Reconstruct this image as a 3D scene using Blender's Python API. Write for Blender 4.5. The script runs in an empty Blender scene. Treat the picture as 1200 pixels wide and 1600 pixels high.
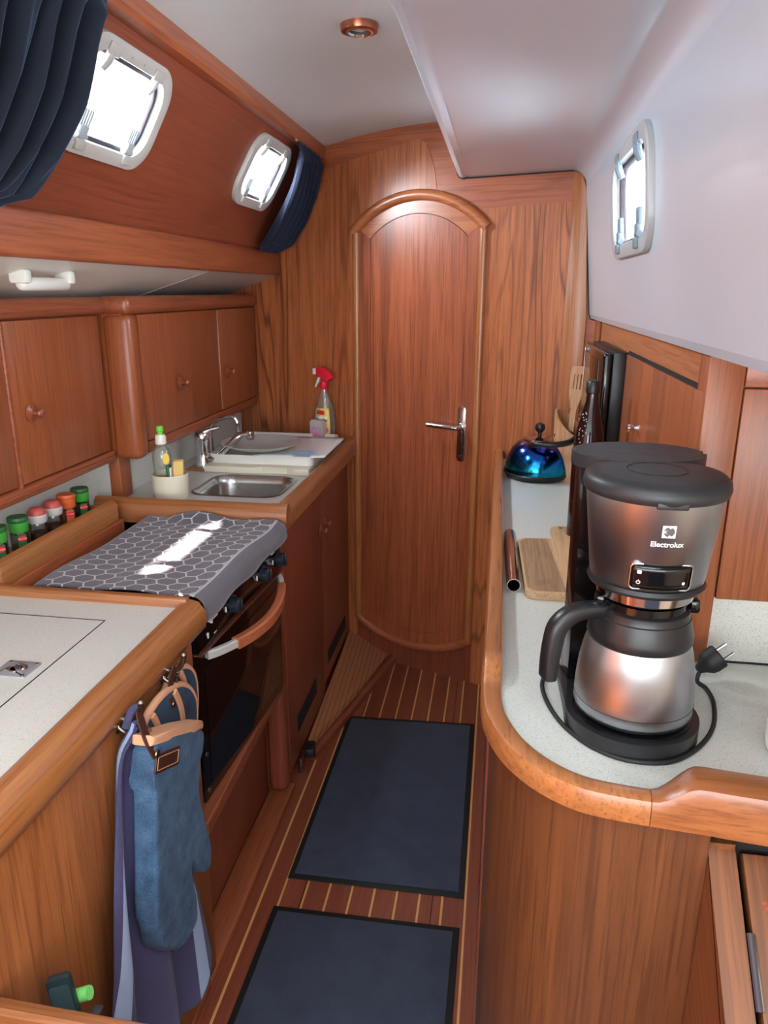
import bpy, bmesh, math, random
from mathutils import Vector, Matrix
from mathutils.noise import noise as pnoise
random.seed(7)
SC = bpy.context.scene
COL = SC.collection
V = Vector
# ------------------------------------------------------------------ camera, sky, sun, exposure
def nz(v): return v.normalized()
f_px = 1159.0
dL = nz(V((186.0, -345.0, f_px)))
dV = V((-15.0, 3885.0, f_px)); dD = nz(dV - dL * dL.dot(dV)); dT = dD.cross(dL)
if dT.x < 0: dT = -dT
def cam_to_world(c): return V((dT.dot(c), dL.dot(c), -dD.dot(c)))
cx_, cy_, cz_ = cam_to_world(V((1, 0, 0))), cam_to_world(V((0, -1, 0))), cam_to_world(V((0, 0, -1)))
cam = bpy.data.objects.new('camera', bpy.data.cameras.new('camera')); COL.objects.link(cam)
cam.matrix_world = Matrix(((cx_.x, cy_.x, cz_.x, 0), (cx_.y, cy_.y, cz_.y, 0), (cx_.z, cy_.z, cz_.z, 1.5), (0, 0, 0, 1)))
cam.data.sensor_fit = 'VERTICAL'; cam.data.sensor_height = 36.0; cam.data.lens = 36.0 * f_px / 1600.0
cam.data.clip_start = 0.02
SC.camera = cam
SC.view_settings.view_transform = 'Standard'; SC.view_settings.look = 'None'
SC.view_settings.gamma = 1.0; SC.view_settings.use_curve_mapping = False
SC.view_settings.exposure = 0.0
world = bpy.data.worlds.new('sky'); SC.world = world; world.use_nodes = True
bg = world.node_tree.nodes['Background']; bg.inputs[0].default_value = (0.86, 0.94, 1.0, 1); bg.inputs[1].default_value = 4.5
SUN_DIR = V((-1.05, -0.09, -0.76))
sun = bpy.data.objects.new('sun', bpy.data.lights.new('sun', 'SUN')); COL.objects.link(sun)
sun.data.energy = 55.0; sun.data.angle = math.radians(0.6); sun.data.color = (1.0, 0.95, 0.86)
sun.rotation_euler = SUN_DIR.to_track_quat('-Z', 'Y').to_euler(); sun.location = (3, 2, 4)
def area(name, loc, target, sx, sy, power, color=(1, 1, 1)):
    l = bpy.data.lights.new(name, 'AREA'); l.shape = 'RECTANGLE'; l.size = sx; l.size_y = sy; l.energy = power; l.color = color
    o = bpy.data.objects.new(name, l); COL.objects.link(o); o.location = loc
    o.rotation_euler = (V(target) - V(loc)).to_track_quat('-Z', 'Y').to_euler(); return o
area('companionway_daylight', (0.15, -0.1, 2.25), (0.05, 0.9, 0.9), 0.9, 0.5, 15, (0.92, 0.97, 1.0))
area('saloon_fill', (0.0, -1.2, 1.25), (-0.1, 0.9, 2.9), 2.0, 0.8, 42, (0.88, 0.95, 1.0))  # added fill panel behind the camera, aimed up to brighten the ceiling
area('portlight_daylight', (-0.869, 1.515, 1.905), (-0.003, 1.515, 1.405), 0.36, 0.24, 21, (0.86, 0.94, 1.0))
area('portlight_daylight', (-0.869, 2.435, 1.905), (-0.003, 2.435, 1.405), 0.36, 0.24, 21, (0.86, 0.94, 1.0))
area('portlight_daylight', (0.53, 1.695, 1.71), (-0.47, 1.695, 1.61), 0.5, 0.24, 14, (0.86, 0.94, 1.0))

# ------------------------------------------------------------------ materials
def srgb(r, g, b):
    f = lambda c: (c / 255 / 12.92) if c <= 10.3 else ((c / 255 + 0.055) / 1.055) ** 2.4
    return (f(r), f(g), f(b), 1)
class NT:
    def __init__(s, name):
        s.m = bpy.data.materials.new(name); s.m.use_nodes = True; s.t = s.m.node_tree
        s.b = s.t.nodes['Principled BSDF']; s.out = s.t.nodes['Material Output']
    def n(s, ty, **kw):
        x = s.t.nodes.new(ty)
        for k, v in kw.items(): setattr(x, k, v)
        return x
    def l(s, a, b): s.t.links.new(a, b)
    def math(s, op, a, b=None, c=None):
        x = s.n('ShaderNodeMath', operation=op)
        for i, q in enumerate((a, b, c)):
            if q is None: continue
            if isinstance(q, (int, float)): x.inputs[i].default_value = q
            else: s.l(q, x.inputs[i])
        return x.outputs[0]
    def mix(s, fac, a, b, mode='MIX'):
        x = s.n('ShaderNodeMix', data_type='RGBA', blend_type=mode)
        for i, q in ((0, fac), (6, a), (7, b)):
            if isinstance(q, (int, float, tuple)): x.inputs[i].default_value = q
            else: s.l(q, x.inputs[i])
        return x.outputs[2]
    def coords(s, scale=(1, 1, 1), loc=(0, 0, 0), kind='Object', rot=None):
        tc = s.n('ShaderNodeTexCoord'); mp = s.n('ShaderNodeMapping')
        mp.inputs['Scale'].default_value = scale; mp.inputs['Location'].default_value = loc
        src = tc.outputs[kind]
        if rot:
            m0 = s.n('ShaderNodeMapping'); m0.inputs['Rotation'].default_value = rot; s.l(src, m0.inputs[0]); src = m0.outputs[0]
        s.l(src, mp.inputs[0]); return mp.outputs[0]
    def noise(s, vec, scale=1.0, detail=2.0, rough=0.5):
        x = s.n('ShaderNodeTexNoise'); x.inputs['Scale'].default_value = scale; x.inputs['Detail'].default_value = detail
        x.inputs['Roughness'].default_value = rough; s.l(vec, x.inputs['Vector']); return x.outputs['Fac']
    def ramp(s, fac, stops):
        x = s.n('ShaderNodeValToRGB'); e = x.color_ramp.elements
        while len(e) < len(stops): e.new(0.5)
        for q, (p, c) in zip(e, stops): q.position = p; q.color = c
        s.l(fac, x.inputs[0]); return x.outputs[0]
    def bump(s, h, strength, dist):
        x = s.n('ShaderNodeBump'); x.inputs['Strength'].default_value = strength; x.inputs['Distance'].default_value = dist
        s.l(h, x.inputs['Height']); s.l(x.outputs[0], s.b.inputs['Normal'])
    def set(s, **kw):
        for k, v in kw.items(): s.b.inputs[k.replace('_', ' ')].default_value = v
def plain(name, col, rough=0.5, metal=0.0, **kw):
    t = NT(name); t.set(Base_Color=col, Roughness=rough, Metallic=metal)
    for k, v in kw.items(): t.b.inputs[k.replace('_', ' ')].default_value = v
    # slight surface variation so nothing is perfectly even
    n = t.noise(t.coords((1, 1, 1)), 60.0, 2.0)
    t.l(t.math('MULTIPLY_ADD', n, 0.12, max(0.0, rough - 0.06)), t.b.inputs['Roughness'])
    return t.m
def wood(name, light, mid, dark, axis='z', across=6.0, along=0.45, rings=9.0, ringw=0.5, rough=0.36, seed=0.0, coat=0.25, fine=1.0, rot=None):
    """teak: contour lines of a stretched noise give cathedral figure, fine stretched noise the pores"""
    t = NT(name); i = 'xyz'.index(axis)
    sc = [across] * 3; sc[i] = along
    big = t.noise(t.coords(sc, (seed, seed * 1.7, seed * 0.6), rot=rot), 1.0, 2.0, 0.35)
    sw = [90.0] * 3; sw[i] = 1.6
    fib = t.noise(t.coords(sw, (seed, seed, 0), rot=rot), 1.0, 2.0, 0.6)
    ph = t.math('MULTIPLY', t.math('MULTIPLY_ADD', fib, 0.012, big), rings * 11.0)
    rg = t.math('POWER', t.math('MULTIPLY_ADD', t.math('SINE', ph), 0.5, 0.5), 9.0)
    where = t.ramp(t.noise(t.coords([q * 0.6 for q in sc], (seed + 4, 2, 5), rot=rot), 1.0, 1.0, 0.5), [(0.38, (0.25, 0.25, 0.25, 1)), (0.62, (1, 1, 1, 1))])
    sf = [210.0] * 3; sf[i] = 5.0
    pores = t.noise(t.coords(sf, (seed, 0, 0), rot=rot), 1.0, 3.0, 0.65)
    sb = [13.0] * 3; sb[i] = 0.35
    band = t.noise(t.coords(sb, (seed * 2, 3, 1), rot=rot), 1.0, 2.0, 0.5)
    mixf = t.math('MULTIPLY_ADD', fib, 0.55, t.math('MULTIPLY', band, 0.5))
    base = t.mix(t.ramp(mixf, [(0.36, (0, 0, 0, 1)), (0.70, (1, 1, 1, 1))]), mid, light)
    c2 = t.mix(t.math('MULTIPLY', t.math('MULTIPLY', rg, where), ringw), base, dark)
    pf = t.ramp(pores, [(0.40, (1, 1, 1, 1)), (0.50, (0, 0, 0, 1))])
    c3 = t.mix(t.math('MULTIPLY', pf, 0.42 * fine), c2, dark)
    t.l(c3, t.b.inputs['Base Color'])
    t.l(t.math('MULTIPLY_ADD', pores, 0.22, rough - 0.1), t.b.inputs['Roughness'])
    t.set(Coat_Weight=coat, Coat_Roughness=0.32)
    t.bump(pores, 0.12, 0.0006)
    return t.m
M = {}
L1, M1, D1 = srgb(192, 114, 66), srgb(166, 90, 50), srgb(86, 42, 26)
M['bulk'] = wood('teak_veneer', L1, M1, srgb(95, 49, 29), 'z', 5.5, 0.42, 8, 0.62, 0.34, 3.1, 0.35)
M['bulk2'] = wood('teak_veneer_figured', L1, M1, srgb(91, 47, 26), 'z', 7.5, 0.5, 8, 0.75, 0.34, 8.3, 0.35)
M['bulkrail'] = wood('teak_rail', srgb(175, 99, 64), srgb(156, 83, 51), srgb(102, 50, 33), 'x', 5.5, 0.6, 5, 0.35, 0.34, 1.1, 0.3, rot=(0, 0, math.radians(20.2)))
M['doorw'] = wood('teak_door_veneer', srgb(172, 94, 58), srgb(148, 74, 44), srgb(78, 36, 22), 'z', 6.0, 0.28, 7, 0.6, 0.34, 5.7, 0.35)
M['trim'] = wood('teak_trim', srgb(180, 114, 64), srgb(162, 95, 50), srgb(114, 62, 34), 'z', 9, 0.8, 5, 0.3, 0.3, 2.2, 0.4)
M['trimy'] = wood('teak_trim_lengthwise', srgb(174, 114, 64), srgb(156, 94, 50), srgb(110, 62, 34), 'y', 9, 0.8, 5, 0.32, 0.3, 2.9, 0.4)
M['trimx'] = wood('teak_trim_crosswise', srgb(164, 104, 60), srgb(146, 86, 46), srgb(102, 58, 32), 'x', 9, 0.8, 5, 0.32, 0.3, 4.4, 0.4)
M['trimbk'] = wood('teak_trim_bulkhead', srgb(184, 112, 66), srgb(166, 92, 52), srgb(114, 60, 34), 'x', 9, 0.8, 5, 0.32, 0.3, 4.4, 0.4, rot=(0, 0, math.radians(20.2)))
M['mahog'] = wood('mahogany_panel', srgb(146, 73, 46), srgb(132, 61, 37), srgb(92, 40, 27), 'y', 4, 0.8, 3, 0.25, 0.42, 6.1, 0.15)
M['beam'] = wood('mahogany_beam', srgb(176, 97, 57), srgb(157, 79, 46), srgb(107, 50, 31), 'y', 9, 0.6, 5, 0.35, 0.34, 1.9, 0.3)
M['cab'] = wood('cabinet_teak', srgb(162, 88, 48), srgb(146, 73, 38), srgb(94, 42, 22), 'z', 7, 0.5, 5, 0.3, 0.38, 7.7, 0.2)
M['caby'] = wood('cabinet_teak_rail', srgb(163, 87, 52), srgb(142, 71, 42), srgb(91, 43, 27), 'y', 8, 0.6, 5, 0.35, 0.36, 3.7, 0.25)
M['fridge'] = wood('fridge_front_teak', srgb(170, 104, 58), srgb(148, 84, 44), srgb(98, 52, 27), 'z', 6, 0.35, 6, 0.45, 0.4, 9.3, 0.15)
M['low'] = wood('lower_cabinet_teak', srgb(145, 75, 49), srgb(127, 61, 40), srgb(83, 39, 26), 'z', 7, 0.5, 5, 0.3, 0.36, 4.9, 0.25)
M['lowy'] = wood('lower_teak_rail', srgb(158, 88, 54), srgb(141, 74, 44), srgb(93, 47, 29), 'y', 8, 0.6, 5, 0.3, 0.38, 5.9, 0.2)
M['right'] = wood('starboard_teak', srgb(166, 94, 54), srgb(146, 78, 43), srgb(98, 50, 30), 'z', 8, 0.5, 5, 0.3, 0.4, 6.6, 0.2)
M['righty'] = wood('starboard_teak_rail', srgb(184, 118, 79), srgb(168, 103, 66), srgb(120, 68, 46), 'y', 8, 0.6, 5, 0.3, 0.4, 7.2, 0.2)
M['pen'] = wood('peninsula_teak', srgb(114, 68, 36), srgb(92, 52, 27), srgb(58, 32, 18), 'z', 8, 0.25, 7, 0.45, 0.42, 11.3, 0.2)
M['engine'] = wood('engine_box_teak', srgb(132, 80, 42), srgb(112, 64, 32), srgb(72, 38, 20), 'z', 8, 0.4, 6, 0.4, 0.45, 12.9, 0.1, rot=(math.radians(48.8), 0, 0))
M['knob'] = wood('turned_knob_wood', srgb(148, 77, 48), srgb(129, 61, 37), srgb(87, 41, 27), 'z', 20, 6, 3, 0.3, 0.25, 1.0, 0.5)
M['board'] = wood('acacia_board_pale', srgb(201, 167, 127), srgb(183, 145, 106), srgb(135, 99, 68), 'y', 12, 1.2, 6, 0.4, 0.55, 2.4, 0.0)
M['board2'] = wood('acacia_board_dark', srgb(168, 135, 102), srgb(146, 113, 84), srgb(97, 71, 50), 'y', 10, 1.6, 7, 0.5, 0.55, 5.4, 0.0)
M['utensil'] = wood('beech_utensil', srgb(200, 154, 112), srgb(184, 136, 96), srgb(144, 100, 67), 'z', 14, 1.5, 4, 0.25, 0.5, 8.4, 0.0)
M['handlew'] = wood('oven_handle_wood', srgb(194, 113, 75), srgb(176, 95, 60), srgb(122, 60, 39), 'y', 14, 1.0, 4, 0.25, 0.35, 3.4, 0.3)

def laminate(name, base, speck, size=900.0, amount=0.40, rough=0.32):
    t = NT(name)
    n = t.noise(t.coords((1, 1, 1)), size, 1.0, 0.5)
    n2 = t.noise(t.coords((1, 1, 1)), 9.0, 2.0, 0.5)
    c = t.mix(t.ramp(n, [(amount - 0.04, (1, 1, 1, 1)), (amount, (0, 0, 0, 1))]), base, speck)
    c = t.mix(t.math('MULTIPLY', n2, 0.16), c, tuple(x * 0.8 for x in base[:3]) + (1,))
    t.l(c, t.b.inputs['Base Color']); t.set(Roughness=rough); return t.m
M['lamR'] = laminate('speckled_laminate', srgb(204, 208, 200), srgb(150, 146, 132), 700, 0.36)
M['lamL'] = laminate('pale_laminate', srgb(208, 209, 202), srgb(168, 160, 142), 700, 0.36)
M['splash'] = laminate('backsplash_laminate', srgb(204, 202, 194), srgb(158, 150, 136), 620, 0.38, 0.4)
def floor_mat():
    t = NT('teak_and_holly'); co = t.coords((1, 1, 1)); sp = t.n('ShaderNodeSeparateXYZ'); t.l(co, sp.inputs[0])
    x, y = sp.outputs[0], sp.outputs[1]
    ph = t.math('FRACT', t.math('DIVIDE', t.math('ADD', x, 0.022 + 0.0589 * 20 + 0.0027), 0.0589))
    inn = t.math('LESS_THAN', ph, 0.0054 / 0.0589)
    lim = t.math('MULTIPLY', t.math('GREATER_THAN', x, -0.500), t.math('LESS_THAN', x, -0.015))
    edge = t.math('LESS_THAN', t.math('ABSOLUTE', t.math('ADD', x, 0.543)), 0.0032)
    holly = t.math('MAXIMUM', t.math('MULTIPLY', inn, lim), edge)
    board = t.n('ShaderNodeTexWhiteNoise', noise_dimensions='1D')
    t.l(t.math('FLOOR', t.math('DIVIDE', t.math('ADD', x, 0.022 + 0.0589 * 20), 0.0589)), board.inputs['W'])
    pores = t.noise(t.coords((160, 4, 160)), 1.0, 3.0, 0.6)
    band = t.noise(t.coords((22, 0.7, 22)), 1.0, 2.0, 0.5)
    w = t.mix(band, srgb(112, 54, 38), srgb(152, 82, 56))
    w = t.mix(t.math('MULTIPLY', board.outputs[0], 0.3), w, srgb(104, 48, 34))
    w = t.mix(t.math('MULTIPLY', t.ramp(pores, [(0.36, (1, 1, 1, 1)), (0.55, (0, 0, 0, 1))]), 0.3), w, srgb(74, 34, 24))
    c = t.mix(holly, w, srgb(206, 152, 92))
    seam = t.math('MAXIMUM', t.math('LESS_THAN', t.math('ABSOLUTE', t.math('ADD', x, 0.439)), 0.0013),
                  t.math('LESS_THAN', t.math('ABSOLUTE', t.math('ADD', x, 0.106)), 0.0013))
    c = t.mix(seam, c, srgb(30, 16, 12))
    t.l(c, t.b.inputs['Base Color']); t.set(Roughness=0.38, Coat_Weight=0.2, Coat_Roughness=0.3); t.bump(pores, 0.08, 0.0005)
    return t.m
M['floor'] = floor_mat()
def slatted():
    t = NT('thin_planked_teak'); co = t.coords((1, 1, 1)); sp = t.n('ShaderNodeSeparateXYZ'); t.l(co, sp.inputs[0])
    ph = t.math('FRACT', t.math('DIVIDE', t.math('ADD', t.math('ADD', sp.outputs[0], t.math('MULTIPLY', sp.outputs[1], 0.02)), 5.0), 0.0165))
    ln = t.math('LESS_THAN', ph, 0.1)
    band = t.noise(t.coords((60, 2, 60)), 1.0, 2.0, 0.5)
    c = t.mix(band, srgb(150, 92, 60), srgb(178, 118, 80)); c = t.mix(ln, c, srgb(84, 44, 30))
    t.l(c, t.b.inputs['Base Color']); t.set(Roughness=0.5); return t.m
M['slats'] = slatted()
def vinyl():
    t = NT('headliner_vinyl'); n = t.noise(t.coords((1, 1, 1)), 700, 3.0, 0.6); n2 = t.noise(t.coords((1, 1, 1)), 3.0, 2.0, 0.5)
    t.l(t.mix(n2, srgb(212, 217, 216), srgb(222, 226, 225)), t.b.inputs['Base Color'])
    t.set(Roughness=0.42); t.bump(n, 0.15, 0.0006); return t.m
M['vinyl'] = vinyl()
def gelcoat():
    t = NT('white_gelcoat'); n2 = t.noise(t.coords((1, 1, 1)), 2.2, 2.0, 0.5)
    t.l(t.mix(n2, srgb(188, 203, 216), srgb(198, 212, 224)), t.b.inputs['Base Color'])
    t.set(Roughness=0.24, Coat_Weight=0.4, Coat_Roughness=0.1); t.bump(n2, 0.06, 0.02); return t.m
M['grp'] = gelcoat()
M['black'] = plain('black_plastic', srgb(24, 25, 28), 0.36)
M['blackgloss'] = plain('black_gloss', srgb(10, 10, 12), 0.10)
M['ovenglass'] = plain('oven_glass', srgb(12, 10, 10), 0.08, 0.0, Specular_IOR_Level=0.9)
M['dark'] = plain('dark_void', srgb(18, 14, 12), 0.8)
M['charcoal'] = plain('charcoal_satin_plastic', srgb(40, 41, 43), 0.45)
M['satin'] = plain('satin_nickel', srgb(168, 172, 178), 0.5, 0.55)
M['chrome'] = plain('chrome', srgb(214, 214, 216), 0.10, 1.0)
M['steel'] = plain('sink_steel', srgb(186, 186, 184), 0.24, 1.0)
M['alu'] = plain('painted_aluminium', srgb(196, 194, 188), 0.4, 0.1)
M['greyplast'] = plain('grey_plastic', srgb(176, 184, 190), 0.45)
M['backlitplast'] = plain('backlit_grey_plastic', srgb(112, 130, 142), 0.45)  # darker hardware copy, its backlit shade put into the colour
M['backlitframe'] = plain('backlit_aluminium_frame', srgb(172, 176, 178), 0.4, 0.1)  # frame aluminium darkened in its colour to look backlit
M['whitematt'] = plain('matt_white_liner', srgb(226, 228, 230), 0.7)
M['seal'] = plain('dark_rubber_seal', srgb(60, 54, 62), 0.6)
M['white'] = plain('white_plastic', srgb(226, 224, 216), 0.4)
M['cream'] = plain('cream_plastic', srgb(226, 218, 196), 0.4)
M['green'] = plain('green_plastic', srgb(64, 150, 52), 0.4)
M['limegreen'] = plain('lime_green_plastic', srgb(120, 206, 60), 0.4)
M['palegreen'] = plain('pale_green_plastic', srgb(132, 232, 120), 0.45)
M['dkgreen'] = plain('dark_green_plastic', srgb(38, 92, 44), 0.45)
M['redlid'] = plain('dusty_red_plastic', srgb(188, 78, 70), 0.45)
M['orange'] = plain('orange_plastic', srgb(206, 92, 44), 0.45)
M['red'] = plain('bright_red_plastic', srgb(222, 34, 54), 0.35)
M['pink'] = plain('pink_label', srgb(226, 120, 160), 0.5)
M['blue'] = plain('blue_print', srgb(88, 120, 190), 0.5)
M['yellow'] = plain('yellow_label', srgb(240, 208, 96), 0.5)
M['spice'] = plain('dark_spice', srgb(74, 44, 28), 0.8)
M['spice2'] = plain('green_herb', srgb(54, 62, 34), 0.9)
M['spice3'] = plain('red_spice', srgb(142, 62, 34), 0.8)
M['soap'] = plain('amber_soap', srgb(170, 142, 40), 0.2)
M['sponge'] = plain('yellow_sponge', srgb(232, 196, 118), 0.95)
M['leather'] = plain('brown_leather', srgb(66, 34, 26), 0.5)
M['tan'] = plain('tan_binding', srgb(206, 152, 116), 0.75)
M['copper'] = plain('copper_rim', srgb(178, 108, 82), 0.25, 0.8)
M['brass'] = plain('aged_nickel', srgb(126, 116, 104), 0.32, 1.0)
M['lens'] = plain('frosted_lens', srgb(206, 200, 190), 0.2)
M['printwhite'] = plain('white_print', srgb(226, 228, 226), 0.5)
M['printblack'] = plain('black_print', srgb(34, 38, 36), 0.5)
M['paper'] = plain('cream_paper', srgb(240, 236, 214), 0.6)
M['ceramic'] = plain('white_ceramic', srgb(226, 228, 228), 0.15)
M['rubber'] = plain('black_rubber', srgb(20, 20, 21), 0.6)
M['void'] = plain('dark_vent', srgb(16, 12, 11), 0.85)
def brushed():
    t = NT('brushed_steel'); n = t.noise(t.coords((30, 30, 900)), 1.0, 2.0, 0.6)
    t.set(Base_Color=srgb(164, 168, 174), Metallic=1.0, Anisotropic=0.75)
    t.l(t.math('MULTIPLY_ADD', n, 0.16, 0.24), t.b.inputs['Roughness']); tg = t.n('ShaderNodeTangent', direction_type='RADIAL', axis='Z'); t.l(tg.outputs[0], t.b.inputs['Tangent'])
    t.bump(n, 0.05, 0.0004); return t.m
M['brushed'] = brushed()
def kettlem():
    t = NT('iridescent_blue_steel'); co = t.coords((1, 1, 1)); sp = t.n('ShaderNodeSeparateXYZ'); t.l(co, sp.inputs[0])
    h = t.math('DIVIDE', sp.outputs[2], 0.13); n = t.noise(t.coords((14, 14, 2)), 1.0, 1.0)
    h = t.math('ADD', h, t.math('MULTIPLY_ADD', n, 0.3, -0.15))
    c = t.ramp(h, [(0.05, srgb(30, 110, 130)), (0.3, srgb(28, 128, 168)), (0.55, srgb(28, 96, 186)), (0.8, srgb(52, 60, 150)), (0.97, srgb(150, 120, 130))])
    t.l(c, t.b.inputs['Base Color']); t.set(Metallic=1.0, Roughness=0.14); return t.m
M['kettle'] = kettlem()
def glass_thin(name, tint=(1, 1, 1, 1), gl=0.06, rough=0.05, body=0.0, bodycol=(1, 1, 1, 1)):
    t = NT(name); tr = t.n('ShaderNodeBsdfTransparent'); tr.inputs[0].default_value = tint
    go = t.n('ShaderNodeBsdfGlossy'); go.inputs['Roughness'].default_value = rough
    lw = t.n('ShaderNodeLayerWeight'); lw.inputs[0].default_value = 0.25
    fac = t.math('MULTIPLY_ADD', lw.outputs['Fresnel'], 0.8, gl)
    m1 = t.n('ShaderNodeMixShader'); t.l(fac, m1.inputs[0]); t.l(tr.outputs[0], m1.inputs[1]); t.l(go.outputs[0], m1.inputs[2])
    last = m1
    if body > 0:
        df = t.n('ShaderNodeBsdfDiffuse'); df.inputs[0].default_value = bodycol
        m2 = t.n('ShaderNodeMixShader'); m2.inputs[0].default_value = body
        t.l(m1.outputs[0], m2.inputs[1]); t.l(df.outputs[0], m2.inputs[2]); last = m2
    t.l(last.outputs[0], t.out.inputs[0]); return t.m
M['pane'] = glass_thin('acrylic_pane', (0.97, 0.97, 0.98, 1), 0.0)
M['clear'] = glass_thin('clear_bottle', (0.9, 0.92, 0.88, 1), 0.08, 0.08, 0.12, srgb(220, 222, 210))
M['jarglass'] = glass_thin('jar_glass', (0.92, 0.92, 0.9, 1), 0.06, 0.05)
M['frost'] = glass_thin('frosted_glass', (0.9, 0.92, 0.9, 1), 0.08, 0.2, 0.55, srgb(214, 214, 206))
M['pinkclear'] = glass_thin('milky_bottle', (0.9, 0.85, 0.85, 1), 0.05, 0.2, 0.6, srgb(220, 206, 206))
M['brownglass'] = plain('dark_brown_glass', srgb(34, 14, 14), 0.08)
def cloth(name, c1, c2, scale=900.0, rough=0.9, sheen=0.3, sheencol=(1, 1, 1, 1), bumps=0.4, var=6.0):
    t = NT(name); n = t.noise(t.coords((1, 1, 1)), scale, 2.0, 0.6); n2 = t.noise(t.coords((1, 1, 1)), var, 3.0, 0.6)
    f = t.math('MULTIPLY_ADD', n2, 0.6, t.math('MULTIPLY', n, 0.5))
    t.l(t.mix(t.ramp(f, [(0.35, (0, 0, 0, 1)), (0.75, (1, 1, 1, 1))]), c1, c2), t.b.inputs['Base Color'])
    t.set(Roughness=rough, Sheen_Weight=sheen, Sheen_Tint=sheencol, Sheen_Roughness=0.4); t.bump(n, bumps, 0.001); return t.m
M['velvet'] = cloth('navy_velvet', srgb(10, 18, 32), srgb(18, 30, 48), 700, 0.9, 0.7, srgb(120, 160, 200), 0.2)
M['curtain'] = cloth('navy_curtain', srgb(16, 24, 42), srgb(26, 36, 58), 700, 0.9, 0.4, srgb(90, 110, 150), 0.2)
M['denim'] = cloth('blue_denim', srgb(26, 54, 84), srgb(74, 104, 134), 420, 0.9, 0.05, (1, 1, 1, 1), 0.5, 30.0)
M['denimdk'] = cloth('dark_denim', srgb(20, 38, 62), srgb(44, 70, 100), 420, 0.9, 0.05, (1, 1, 1, 1), 0.5, 30.0)
M['mat'] = cloth('charcoal_mat', srgb(44, 50, 66), srgb(58, 66, 84), 500, 0.95, 0.1, (1, 1, 1, 1), 0.6, 12.0)
def terry():
    t = NT('striped_terry'); tc = t.n('ShaderNodeTexCoord'); sp = t.n('ShaderNodeSeparateXYZ'); t.l(tc.outputs['UV'], sp.inputs[0])
    n = t.noise(t.coords((1, 1, 1)), 380, 3.0, 0.75)
    s1 = t.math('LESS_THAN', t.math('ABSOLUTE', t.math('SUBTRACT', t.math('MULTIPLY_ADD', sp.outputs[1], 0.15, sp.outputs[0]), 0.15)), 0.036)
    s2 = t.math('LESS_THAN', t.math('ABSOLUTE', t.math('SUBTRACT', sp.outputs[0], 0.90)), 0.03)
    base = t.mix(n, srgb(44, 40, 74), srgb(80, 76, 116))
    c = t.mix(t.math('MAXIMUM', s1, s2), base, srgb(150, 168, 200))
    t.l(c, t.b.inputs['Base Color']); t.set(Roughness=0.95, Sheen_Weight=0.1); t.bump(n, 0.8, 0.002); return t.m
M['terry'] = terry()
def hexcloth():
    t = NT('hexagon_print_cloth'); tc = t.n('ShaderNodeTexCoord'); sp = t.n('ShaderNodeSeparateXYZ'); t.l(tc.outputs['UV'], sp.inputs[0])
    S = 0.042
    px = t.math('DIVIDE', t.math('ADD', sp.outputs[1], 1.0), S); py = t.math('DIVIDE', t.math('ADD', sp.outputs[0], 1.0), S)
    R3 = 1.7320508
    ax = t.math('SUBTRACT', t.math('MODULO', px, 1.0), 0.5); ay = t.math('SUBTRACT', t.math('MODULO', py, R3), R3 / 2)
    bx = t.math('SUBTRACT', t.math('MODULO', t.math('ADD', px, 0.5), 1.0), 0.5); by = t.math('SUBTRACT', t.math('MODULO', t.math('ADD', py, R3 / 2), R3), R3 / 2)
    da = t.math('ADD', t.math('MULTIPLY', ax, ax), t.math('MULTIPLY', ay, ay)); db = t.math('ADD', t.math('MULTIPLY', bx, bx), t.math('MULTIPLY', by, by))
    w = t.math('LESS_THAN', da, db); iw = t.math('SUBTRACT', 1.0, w)
    gx = t.math('ABSOLUTE', t.math('ADD', t.math('MULTIPLY', ax, w), t.math('MULTIPLY', bx, iw)))
    gy = t.math('ABSOLUTE', t.math('ADD', t.math('MULTIPLY', ay, w), t.math('MULTIPLY', by, iw)))
    d = t.math('MAXIMUM', gx, t.math('ADD', t.math('MULTIPLY', gx, 0.5), t.math('MULTIPLY', gy, 0.8660254)))
    ln = t.math('GREATER_THAN', d, 0.455)
    ok = t.math('MULTIPLY', t.math('GREATER_THAN', sp.outputs[0], 0.012), t.math('LESS_THAN', sp.outputs[0], 0.362))
    n = t.noise(t.coords((1, 1, 1)), 900, 2.0, 0.6); n2 = t.noise(t.coords((1, 1, 1)), 9, 2.0)
    base = t.mix(t.math('MULTIPLY_ADD', n, 0.5, t.math('MULTIPLY', n2, 0.4)), srgb(66, 60, 70), srgb(110, 104, 114))
    hem = t.math('LESS_THAN', t.math('ABSOLUTE', t.math('SUBTRACT', sp.outputs[0], 0.366)), 0.003)
    c = t.mix(t.math('MAXIMUM', t.math('MULTIPLY', t.math('MULTIPLY', ln, ok), 0.85), t.math('MULTIPLY', hem, 0.6)), base, srgb(204, 204, 208))
    t.l(c, t.b.inputs['Base Color']); t.set(Roughness=0.85, Sheen_Weight=0.25); t.bump(n, 0.4, 0.0008); return t.m
M['hex'] = hexcloth()

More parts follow.
